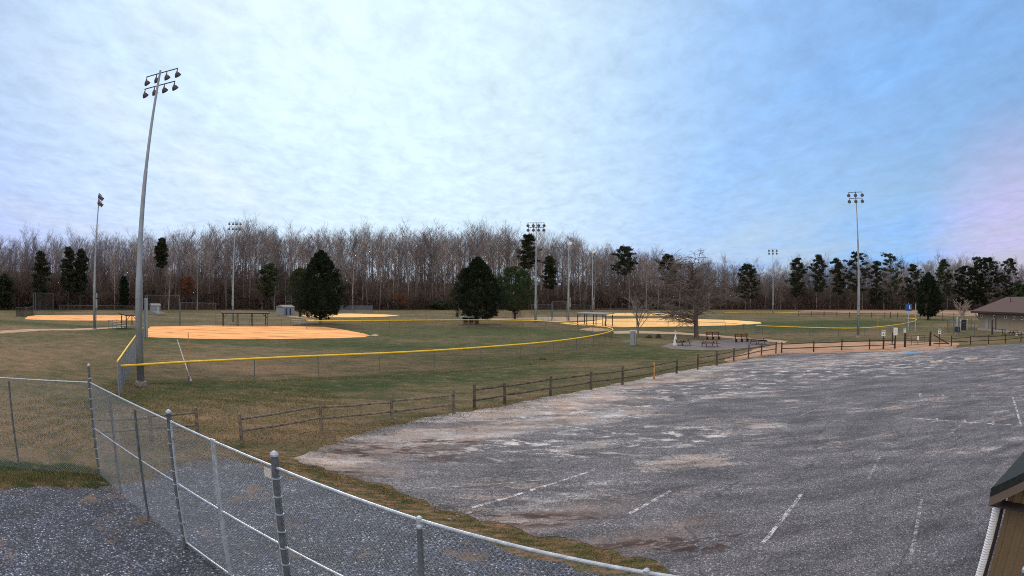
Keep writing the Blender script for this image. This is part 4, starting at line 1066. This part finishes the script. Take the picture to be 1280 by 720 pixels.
def segs_arrays(S_, thick=1.0):
    P0 = np.array([tuple(s[0]) for s in S_]); P1 = np.array([tuple(s[1]) for s in S_]); r0 = np.array([s[2] for s in S_])*thick; r1 = np.array([s[3] for s in S_])*thick; lv = np.array([s[4] for s in S_])
    out = []
    for sel, n in ((lv <= 0, 8), (lv > 0, 3)):
        if not sel.any(): continue
        a, b, ra, rb = P0[sel], P1[sel], r0[sel], r1[sel]; d = b-a; d /= np.linalg.norm(d, axis=1, keepdims=True)+1e-9
        h = np.where(np.abs(d[:, 2:3]) < .9, np.array([[0, 0, 1.]]), np.array([[1., 0, 0]])); u = np.cross(d, h); u /= np.linalg.norm(u, axis=1, keepdims=True); v = np.cross(d, u)
        t = 2*np.pi*np.arange(n)/n
        ring = u[:, None, :]*np.cos(t)[None, :, None]+v[:, None, :]*np.sin(t)[None, :, None]
        V = np.concatenate([a[:, None, :]+ring*ra[:, None, None], b[:, None, :]+ring*rb[:, None, None]], axis=1)
        m_ = len(a); base = (np.arange(m_)*2*n)[:, None]; i = np.arange(n); j = (i+1) % n
        Fq = np.stack([base+i, base+j, base+n+j, base+n+i], axis=2).reshape(-1, 4)
        out.append((V.reshape(-1, 3), Fq))
    Vs, Fs, k = [], [], 0
    for V, Fq in out: Vs.append(V); Fs.append(Fq+k); k += len(V)
    return np.concatenate(Vs), np.concatenate(Fs)
def split_lv(S_, lim=0): return [s for s in S_ if s[4] <= lim], [s for s in S_ if s[4] > lim]

def leaf_cloud(centers, radii, n_each, size, r_):
    """many small triangles scattered in ellipsoidal clumps"""
    C = np.repeat(np.array(centers, float), n_each, axis=0); Rr = np.repeat(np.array(radii, float), n_each, axis=0); m_ = len(C)
    d = r_.normal(size=(m_, 3)); d /= np.linalg.norm(d, axis=1, keepdims=True); rr = r_.random((m_, 1))**.45
    c = C+d*rr*Rr
    a = r_.normal(size=(m_, 3)); a /= np.linalg.norm(a, axis=1, keepdims=True); b = np.cross(a, r_.normal(size=(m_, 3))); b /= np.linalg.norm(b, axis=1, keepdims=True)+1e-9
    s_ = size*(.6+.8*r_.random((m_, 1)))
    V = np.stack([c-a*s_, c+a*s_*.9+b*s_*.15, c+b*s_*.9], axis=1).reshape(-1, 3); Fc = np.arange(3*m_).reshape(-1, 3)
    return V, Fc
def cedar(px_, py, ytop, width, label, seed, cat='tree', leaf='cedar_leaf', base_gap=.10, shape='egg', dens=1.0, trunk_r=.32, name='cedar_tree'):
    p = G(px_, py); H = height(p, ytop); r_ = np.random.default_rng(seed); root = empty(name, p, 0, label, cat)
    rr = random.Random(seed); S_ = []
    n = 5; pts = [Vector((0, 0, 0))]
    for i in range(n):
        q_ = pts[-1]+Vector((rr.uniform(-.08, .08), rr.uniform(-.08, .08), H*.8/n)); S_.append((pts[-1], q_, trunk_r*(1-.8*i/n), trunk_r*(1-.8*(i+1)/n), 0)); pts.append(q_)
    C, Rd = [], []; W_ = width/2; N_ = int(760*dens)
    def prof(t):
        if shape == 'egg': return float(np.interp(t, [0, .1, .28, .5, .7, .86, .95, 1], [.42, .84, 1, .93, .72, .44, .22, .05]))
        if shape == 'cone': return max(.05, min(1, t/.16)**.6*(1-t)**.72*1.12)
        return math.sqrt(max(0, 1-(2*t-1)**2))**.9
    for i in range(N_):
        t = rr.random()**.85; t = min(t, .995); rad_ = W_*prof(t)*rr.uniform(.86, 1.08); th_ = rr.uniform(0, 2*math.pi)
        lob = 1+.14*math.sin(3*th_+7*t+seed)+.10*math.sin(7*th_-11*t+seed*2)+.05*math.sin(17*t*6.28)
        q_ = rad_*lob*(rr.random()**.33)
        z = H*(base_gap+(1-base_gap)*t)
        C.append((q_*math.cos(th_), q_*math.sin(th_), z-.03*H*(q_/W_)+rr.uniform(-.2, .2))); s_ = (.30+.38*rr.random())*(.35+.65*prof(t))*min(1.3, width/8)
        Rd.append((s_, s_, s_*.95))
        if rr.random() < .07:
            f = max(.0, (z-.4*q_)/(H*.8))*n; k_ = min(n-1, int(f)); base = pts[k_].lerp(pts[k_+1], min(1, f-k_)); S_.append((base, Vector(C[-1]), .06, .02, 1))
    for i in range(10):   # low spreading limbs that show under the crown
        th_ = rr.uniform(0, 6.28); S_.append((pts[0].lerp(pts[1], rr.uniform(.3, .9)), Vector((W_*.55*math.cos(th_), W_*.55*math.sin(th_), H*(base_gap+.08))), .12, .04, 1))
    for i in range(14): C.append((rr.uniform(-.2, .2)*1.0, rr.uniform(-.2, .2), H*(.93+.07*i/14)-.1)); Rd.append((.25, .25, .35))
    V, Fq = segs_arrays(S_); tris_obj('trunk', V, Fq, 'trunk_dark', root)
    V, Fc = leaf_cloud(C, Rd, 90, .12, r_); tris_obj('crown', V, Fc, leaf, root)
    return root, p, H
cedar(400.5, 404.3, 314, 10.3, 'large egg-shaped dark cedar with a forked trunk left of centre', 3, dens=1.25)
cedar(596.5, 405.3, 322.5, 11.0, 'broad dark cedar with pointed top and forked trunk near the centre', 5, shape='egg', dens=1.25)
cedar(1160.3, 399.6, 341.5, 9.2, 'dense dark cone-shaped cedar left of the tan building', 8, shape='egg', dens=1.1, trunk_r=.4)
cedar(643.5, 398.6, 334, 11.5, 'lighter green pine with a bare lower trunk behind the broad dark cedar', 11, leaf='pine_green', shape='round', base_gap=.17, dens=.8, name='pine_tree')
cedar(375, 396, 335, 7, 'lighter green evergreen peeping out on the left behind the egg-shaped cedar', 12, leaf='pine_needle', shape='round', base_gap=.2, dens=.5, name='pine_tree')

def bare_single(px_, py, ytop, seed, kind, label, mat, name='bare_tree', wscale=1.0, thick=1.):
    p = G(px_, py); H = height(p, ytop); S_ = grow_bare(seed, H, kind)
    zmax = max(s[1].z for s in S_); k_ = H/zmax
    for s in S_: s[1].z
    root = empty(name, p, 0, label, 'tree'); lo, hi = split_lv(S_, 0)
    for part, nm in ((lo, 'trunk'), (hi, 'crown')):
        V, Fq = segs_arrays(part, thick); V[:, 2] *= k_; V[:, 0] *= wscale; V[:, 1] *= wscale; tris_obj(nm, V, Fq, mat, root)
    return root
bare_single(870.5, 422, 307, 21, 'spread', 'largest bare shade tree with drooping grey limbs beside the picnic tables', 'park_bark', wscale=1.12, thick=1.25)
bare_single(797.5, 420, 360, 24, 'vase', 'small slender bare tree right of the utility pedestal', 'park_bark', wscale=1.0)
bare_single(1203, 400, 371, 27, 'vase', 'pale bare multi-stemmed small tree left of the tan building', 'pale_bark', thick=3.0)

# ---- the wood: prototypes then linked copies
TOP = [(-300, 300), (-40, 296), (0, 293), (35, 286), (60, 284), (100, 290), (130, 282), (165, 290), (200, 284), (250, 280), (300, 271), (340, 276), (380, 284), (420, 278), (460, 276), (500, 275), (560, 279), (610, 273), (640, 282), (680, 284), (712, 282), (740, 298), (790, 309), (812, 306), (840, 318), (890, 316), (915, 322), (950, 328), (980, 324), (1020, 320), (1070, 319), (1110, 321), (1150, 323), (1190, 316), (1240, 322), (1290, 320), (1560, 320)]
def topy(x):
    for (a_, ya), (b_, yb) in zip(TOP, TOP[1:]):
        if a_ <= x <= b_: return ya+(yb-ya)*(x-a_)/(b_-a_)
    return 320
protos = []
for i in range(9):
    S_ = grow_bare(100+i, 25, 'tall'); zmax = max(s[1].z for s in S_); V, Fq = segs_arrays(S_, 1.18); V *= 25/zmax
    o = tris_obj('bare_tree', V, Fq, 'forest_bark'); protos.append((o, V, Fq))
WL = 'bare grey-brown tree in the wood behind the ball fields'
used = set(); rr = random.Random(5)
def place_proto(i, x, kfac, dy, first=None):
    p = front(x)*kfac; z = hill_z(kfac); H = None
    p = Vector((p.x, p.y, z)); Ht = height(p, topy(x)+dy)-z
    o = protos[i][0]
    if i in used: o = o.copy(); COL.objects.link(o)
    used.add(i)
    s_ = Ht/25; wd = s_*rr.uniform(.85, 1.2)
    o.location = p; o.scale = (wd, wd, s_); o.rotation_euler = (rr.uniform(-.03, .03), rr.uniform(-.03, .03), rr.uniform(0, 6.28)); tag(o, WL, 'tree', 'bare trees of the wood')
    return o
x = -150.
cnt = 0
while x < 1430 and cnt < 297:
    x += 6.6 if x < 740 else 4.25; cnt += 1
    row = cnt % 5; kf = (1.005, 1.12, 1.05, 1.2, 1.08)[row]+rr.uniform(-.02, .02); dy = ((24, 4, 16, -2, 11)[row]+rr.uniform(-7, 9))*(1 if x < 740 else .7)
    if cnt % 7 == 0: dy = rr.uniform(-11, -4); kf = 1.06
    place_proto(rr.randrange(9), x+rr.uniform(-4, 4), kf, dy)
# the rest of the wood reads as one mass
Vs, Fs, k_ = [], [], 0
r2 = random.Random(9)
def spread(t, n):
    u_ = (t+r2.random())/n; return -160+900*u_/.46 if u_ < .46 else 740+710*(u_-.46)/.54
for t in range(760):
    i = r2.randrange(9); x = spread(t, 760); kf = r2.uniform(1.1, 1.5); p = front(x)*kf; z = hill_z(kf); p = Vector((p.x, p.y, z)); Ht = max(8, height(p, topy(x)+r2.uniform(1, 20))-z); s_ = Ht/25
    V, Fq = protos[i][1], protos[i][2]
    keep = np.random.default_rng(t).random(len(Fq)//3) < .55 if False else None
    an = r2.uniform(0, 6.28); ca, sa = math.cos(an), math.sin(an)
    X = (V[:, 0]*ca-V[:, 1]*sa)*s_+p.x; Y = (V[:, 0]*sa+V[:, 1]*ca)*s_+p.y; Z = V[:, 2]*s_+z
    Vs.append(np.stack([X, Y, Z], 1)); Fs.append(Fq+k_); k_ += len(V)
o = tris_obj('distant_wood', np.concatenate(Vs), np.concatenate(Fs), 'forest_bark_far'); tag(o, 'mass of bare treetops deeper in the wood', 'wood', kind='stuff')
# understorey: thin many-branched saplings filling the wood below the canopy
def sapling(seed):
    S_ = grow_bare(seed, 12, 'vase'); zm = max(s[1].z for s in S_); V, Fq = segs_arrays(S_, 1.5); return V*12/zm, Fq
saps = [sapling(500+i) for i in range(5)]
Vs, Fs, k_ = [], [], 0
for t in range(1300):
    V, Fq = saps[r2.randrange(5)]; x = spread(t, 1300); kf = r2.uniform(1.0, 1.40); p = front(x)*kf; z = hill_z(kf); s_ = r2.uniform(.45, 1.35); an = r2.uniform(0, 6.28); ca, sa = math.cos(an)*s_*1.2, math.sin(an)*s_*1.2
    Vs.append(np.stack([V[:, 0]*ca-V[:, 1]*sa+p.x, V[:, 0]*sa+V[:, 1]*ca+p.y, V[:, 2]*s_+z], 1)); Fs.append(Fq+k_); k_ += len(V)
o = tris_obj('understorey', np.concatenate(Vs), np.concatenate(Fs), 'understorey_bark'); tag(o, 'tangle of bare saplings filling the lower wood', 'saplings', kind='stuff')
# undergrowth at the foot of the wood
r3 = np.random.default_rng(4); m_ = 90000
xs = r3.uniform(-170, 1450, m_); kf = 1+.13*r3.random(m_)**1.3
fr = np.array([tuple(front(x))[:2] for x in np.linspace(-180, 1460, 80)]); gx = np.linspace(-180, 1460, 80)
X = np.interp(xs, gx, fr[:, 0])*kf; Y = np.interp(xs, gx, fr[:, 1])*kf
hz = np.array([hill_z(v) for v in kf]); bush = .5+.5*np.sin(xs*.11)*np.sin(xs*.037+1); Zt = hz+(.2+6.5*(bush*.6+.4)*r3.random(m_)**1.5)
C = np.stack([X, Y, Zt], 1); V, Fc = leaf_cloud(C, np.full((m_, 3), .3), 1, .34, r3)
o = tris_obj('undergrowth', V, Fc, 'brush'); tag(o, 'dark brushy undergrowth along the foot of the wood', 'undergrowth', kind='stuff')

# evergreens in the wood
def wood_pine(x, kf, ytop, wpx, label, seed, leaf='pine_dark', lo=.35, dens=1.0, name='pine_tree', size=.30):
    p = front(x)*kf; z = hill_z(kf); p = Vector((p.x, p.y, z)); H = height(p, ytop)-z; D = math.hypot(p.x, p.y); W_ = wpx*1.25/725*D/2
    r_ = np.random.default_rng(seed); rr = random.Random(seed); root = empty(name, p, 0, label, 'tree'); S_ = []
    pts = [Vector((0, 0, 0))]
    for i in range(6):
        q_ = pts[-1]+Vector((rr.uniform(-.25, .25), rr.uniform(-.25, .25), H*.97/6)); S_.append((pts[-1], q_, .3*(1-.8*i/6), .3*(1-.8*(i+1)/6), 0)); pts.append(q_)
    C, Rd = [], []; nb = int(70*dens)
    for b_ in range(nb):
        t = lo+(1-lo)*(b_+rr.random())/nb; f = t*6; k_ = min(5, int(f)); base = pts[k_].lerp(pts[k_+1], f-k_)
        u_ = (t-lo)/(1-lo); Lb = W_*(math.sin(math.pi*(.18+.77*u_))**.7)*rr.uniform(.45, 1.15); d_ = rnd_dir(rr); tip = base+d_*Lb+Vector((0, 0, Lb*rr.uniform(.05, .35)))
        S_.append((base, tip, .07, .025, 1))
        for c in range(rr.randint(2, 4)):
            q_ = base.lerp(tip, rr.uniform(.45, 1.05))+Vector((rr.uniform(-.5, .5), rr.uniform(-.5, .5), rr.uniform(-.2, .4))); s_ = rr.uniform(.5, 1.15)*max(.6, min(1.3, W_/3.2)); C.append(tuple(q_)); Rd.append((s_, s_, s_*.55))
    C.append(tuple(pts[-1])); Rd.append((.6, .6, .7))
    V, Fq = segs_arrays(S_); tris_obj('trunk', V, Fq, 'trunk_dark', root)
    V, Fc = leaf_cloud(C, Rd, 60, size, r_); tris_obj('crown', V, Fc, leaf, root)
    return root
WP = [(7, 1.0, 345, 22, 'dark evergreen at the far left edge of the wood', 'pine_dark', .1), (50, .995, 314, 20, 'slim dark pine between the far left backstop and the next pines', 'pine_dark', .2),
      (85, .995, 309, 17, 'left one of the pair of dark pines beside the far left light pole', 'pine_dark', .3), (100, .995, 311, 17, 'right one of the pair of dark pines beside the far left light pole', 'pine_dark', .3),
      (155, 1.0, 346, 8, 'thin dark cedar left of the tallest light pole in the wood', 'cedar_leaf', .05), (201, 1.0, 297, 13, 'narrow dark pine top just right of the tallest light pole', 'pine_dark', .6),
      (336, 1.0, 330, 24, 'pale green pine in the wood right of the pole behind the dugout', 'pine_needle', .3), (372, 1.02, 340, 22, 'green pine in the wood left of the egg-shaped cedar', 'pine_needle', .25),
      (550, 1.0, 378, 22, 'low green bush at the wood edge left of the broad cedar', 'pine_needle', .05),
      (661, .99, 292, 26, 'dark pine crown just behind the lamps of the pole beside the green pine', 'pine_dark', .55), (686, 1.0, 320, 22, 'dull dark evergreen right of the eight-lamp pole beside the green pine', 'pine_dark', .4),
      (780, 1.02, 307, 30, 'flat-topped pine above the wood left of the large bare tree', 'pine_dark', .55), (833, 1.04, 317, 26, 'dark pine crown behind the left side of the large bare tree', 'pine_dark', .5),
      (935, 1.0, 330, 26, 'dark pine left of the distant six-lamp pole', 'pine_dark', .4), (997, 1.0, 322, 20, 'dark pine right of the distant six-lamp pole', 'pine_dark', .45), (1025, 1.0, 318, 18, 'tall thin-crowned pine between the two right light poles', 'pine_dark', .55),
      (1048, 1.0, 322, 16, 'small pine left of the pole by the parking lot', 'pine_dark', .5), (1071, 1.0, 314, 26, 'ragged pine crown behind the pole by the parking lot', 'pine_dark', .5),
      (1113, .985, 316, 36, 'tall broad pine with green-brown crown left of the cone-shaped cedar', 'pine_needle', .12), (1141, 1.0, 330, 22, 'dark pine just left above the cone-shaped cedar', 'pine_dark', .3),
      (1180, 1.0, 324, 20, 'pine right above the cone-shaped cedar', 'pine_needle', .35), (1206, .975, 333, 32, 'very dark dense evergreen behind the pale multi-stemmed tree', 'cedar_leaf', .08), (1236, .98, 322, 34, 'very dark tall pine above the left end of the tan building', 'cedar_leaf', .15),
      (1262, .99, 322, 22, 'dark pine above the middle of the tan building roof', 'pine_dark', .3), (1276, .95, 355, 26, 'bright green bush-like evergreen behind the tan building roof', 'pine_green', .1), (1298, .99, 320, 24, 'dark pine at the right edge above the tan building', 'pine_dark', .3),
      (1095, 1.01, 326, 16, 'short dark pine between the parking lot pole and the tall broad pine', 'pine_dark', .2), (1221, 1.0, 320, 18, 'pine crown between the two very dark evergreens by the tan building', 'pine_needle', .3),
      (1330, .99, 322, 30, 'dark pine beyond the right edge', 'pine_dark', .2)]
for i, (x, kf, yt, wp_, lb, leaf, lo) in enumerate(WP[:-1]):
    if x > 900: lo *= .6; wp_ *= 1.12
    elif 600 < x < 860: wp_ *= .8
    wood_pine(x, kf*1.0, yt, wp_, lb, 300+i, leaf, lo, dens=1.1 if leaf != 'cedar_leaf' else 1.8)
wood_pine(232, 1.0, 345, 20, 'russet-leaved tree in the wood above the backstop', 350, 'oak_leaf', .5, .5, 'oak_tree', .16)
wood_pine(497, 1.0, 368, 24, 'low russet-leaved tree at the wood edge between the two big cedars', 351, 'oak_leaf', .3, .3, 'oak_tree', .14)

# ------------------------------------------------------------------ near grass tufts and litter
def blades(name, region, m_, hmin, hmax, mat, label, seed, wd=.008):
    r_ = np.random.default_rng(seed); P = region(m_, r_); n = len(P)
    h = hmin+(hmax-hmin)*r_.random(n)**1.5; th = r_.uniform(0, 2*np.pi, n); lean = r_.normal(0, .45, (n, 2))*h[:, None]
    a = np.stack([P[:, 0]-wd*np.cos(th), P[:, 1]-wd*np.sin(th), np.full(n, .006)], 1); b = np.stack([P[:, 0]+wd*np.cos(th), P[:, 1]+wd*np.sin(th), np.full(n, .006)], 1)
    c = np.stack([P[:, 0]+lean[:, 0], P[:, 1]+lean[:, 1], h], 1)
    V = np.stack([a, b, c], 1).reshape(-1, 3); o = tris_obj(name, V, np.arange(3*n).reshape(-1, 3), mat); tag(o, label, 'grass', kind='stuff'); return o
def along(pts, width):
    W_ = [G(x, y) for x, y in pts]
    def f(m_, r_):
        out = []
        Ls = [(b-a).length for a, b in zip(W_, W_[1:])]; T = sum(Ls)
        for (a, b), L in zip(zip(W_, W_[1:]), Ls):
            k_ = int(m_*L/T); t = r_.random(k_); d_ = (b-a).normalized(); nn = (-d_.y, d_.x); o_ = r_.normal(0, width, k_)
            cl = .5+.5*np.sin(t*L*2.1+o_*3)
            q_ = np.stack([a.x+(b.x-a.x)*t+nn[0]*o_, a.y+(b.y-a.y)*t+nn[1]*o_], 1); out.append(q_[r_.random(k_) < .35+.65*cl])
        return np.concatenate(out)
    return f
blades('grass_tufts', along([(-120, 602), (0, 598), (70, 594), (125, 592)], .38), 26000, .02, .09, 'grass_blade', 'short green grass growing at the foot of the chain link corner', 1, .010)
blades('grass_tufts', along([(300, 572), (380, 585), (460, 607), (540, 634), (620, 665), (720, 686), (790, 705), (850, 730)], .22), 13000, .015, .07, 'grass_blade', 'sparse grass on the strip between gravel and asphalt', 2, .009)
blades('grass_tufts', along([(380, 560), (480, 532), (600, 512), (700, 493), (800, 472), (900, 454), (970, 443)], .55), 16000, .02, .09, 'grass_blade', 'rough grass along the rail fence at the lot edge', 3, .012)
blades('grass_tufts', along([(150, 545), (250, 540), (330, 530), (430, 520)], 2.2), 26000, .02, .08, 'grass_blade', 'dry grass beyond the chain link gate', 4, .010)
blades('grass_tufts', along([(140, 480), (330, 477), (480, 471), (620, 461), (730, 445)], .25), 7000, .03, .14, 'grass_blade', 'unmown grass at the foot of the long outfield fence', 5, .02)
blades('grass_tufts', along([(20, 560), (60, 520), (110, 500), (200, 500), (320, 500), (420, 495)], 3.0), 42000, .03, .12, 'grass_blade', 'short dry turf on the near slope', 7, .016)
blades('fallen_leaves', along([(150, 560), (300, 545), (420, 545), (560, 520), (700, 500)], 1.0), 5000, .01, .05, 'dead_leaf', 'dead leaves in the grass by the rail fence', 8, .03)
blades('fallen_leaves', along([(-40, 608), (60, 606), (150, 604), (240, 578), (320, 572), (400, 590), (520, 632)], .55), 9000, .01, .04, 'dead_leaf', 'dead leaves scattered along the gravel edge', 6, .022)
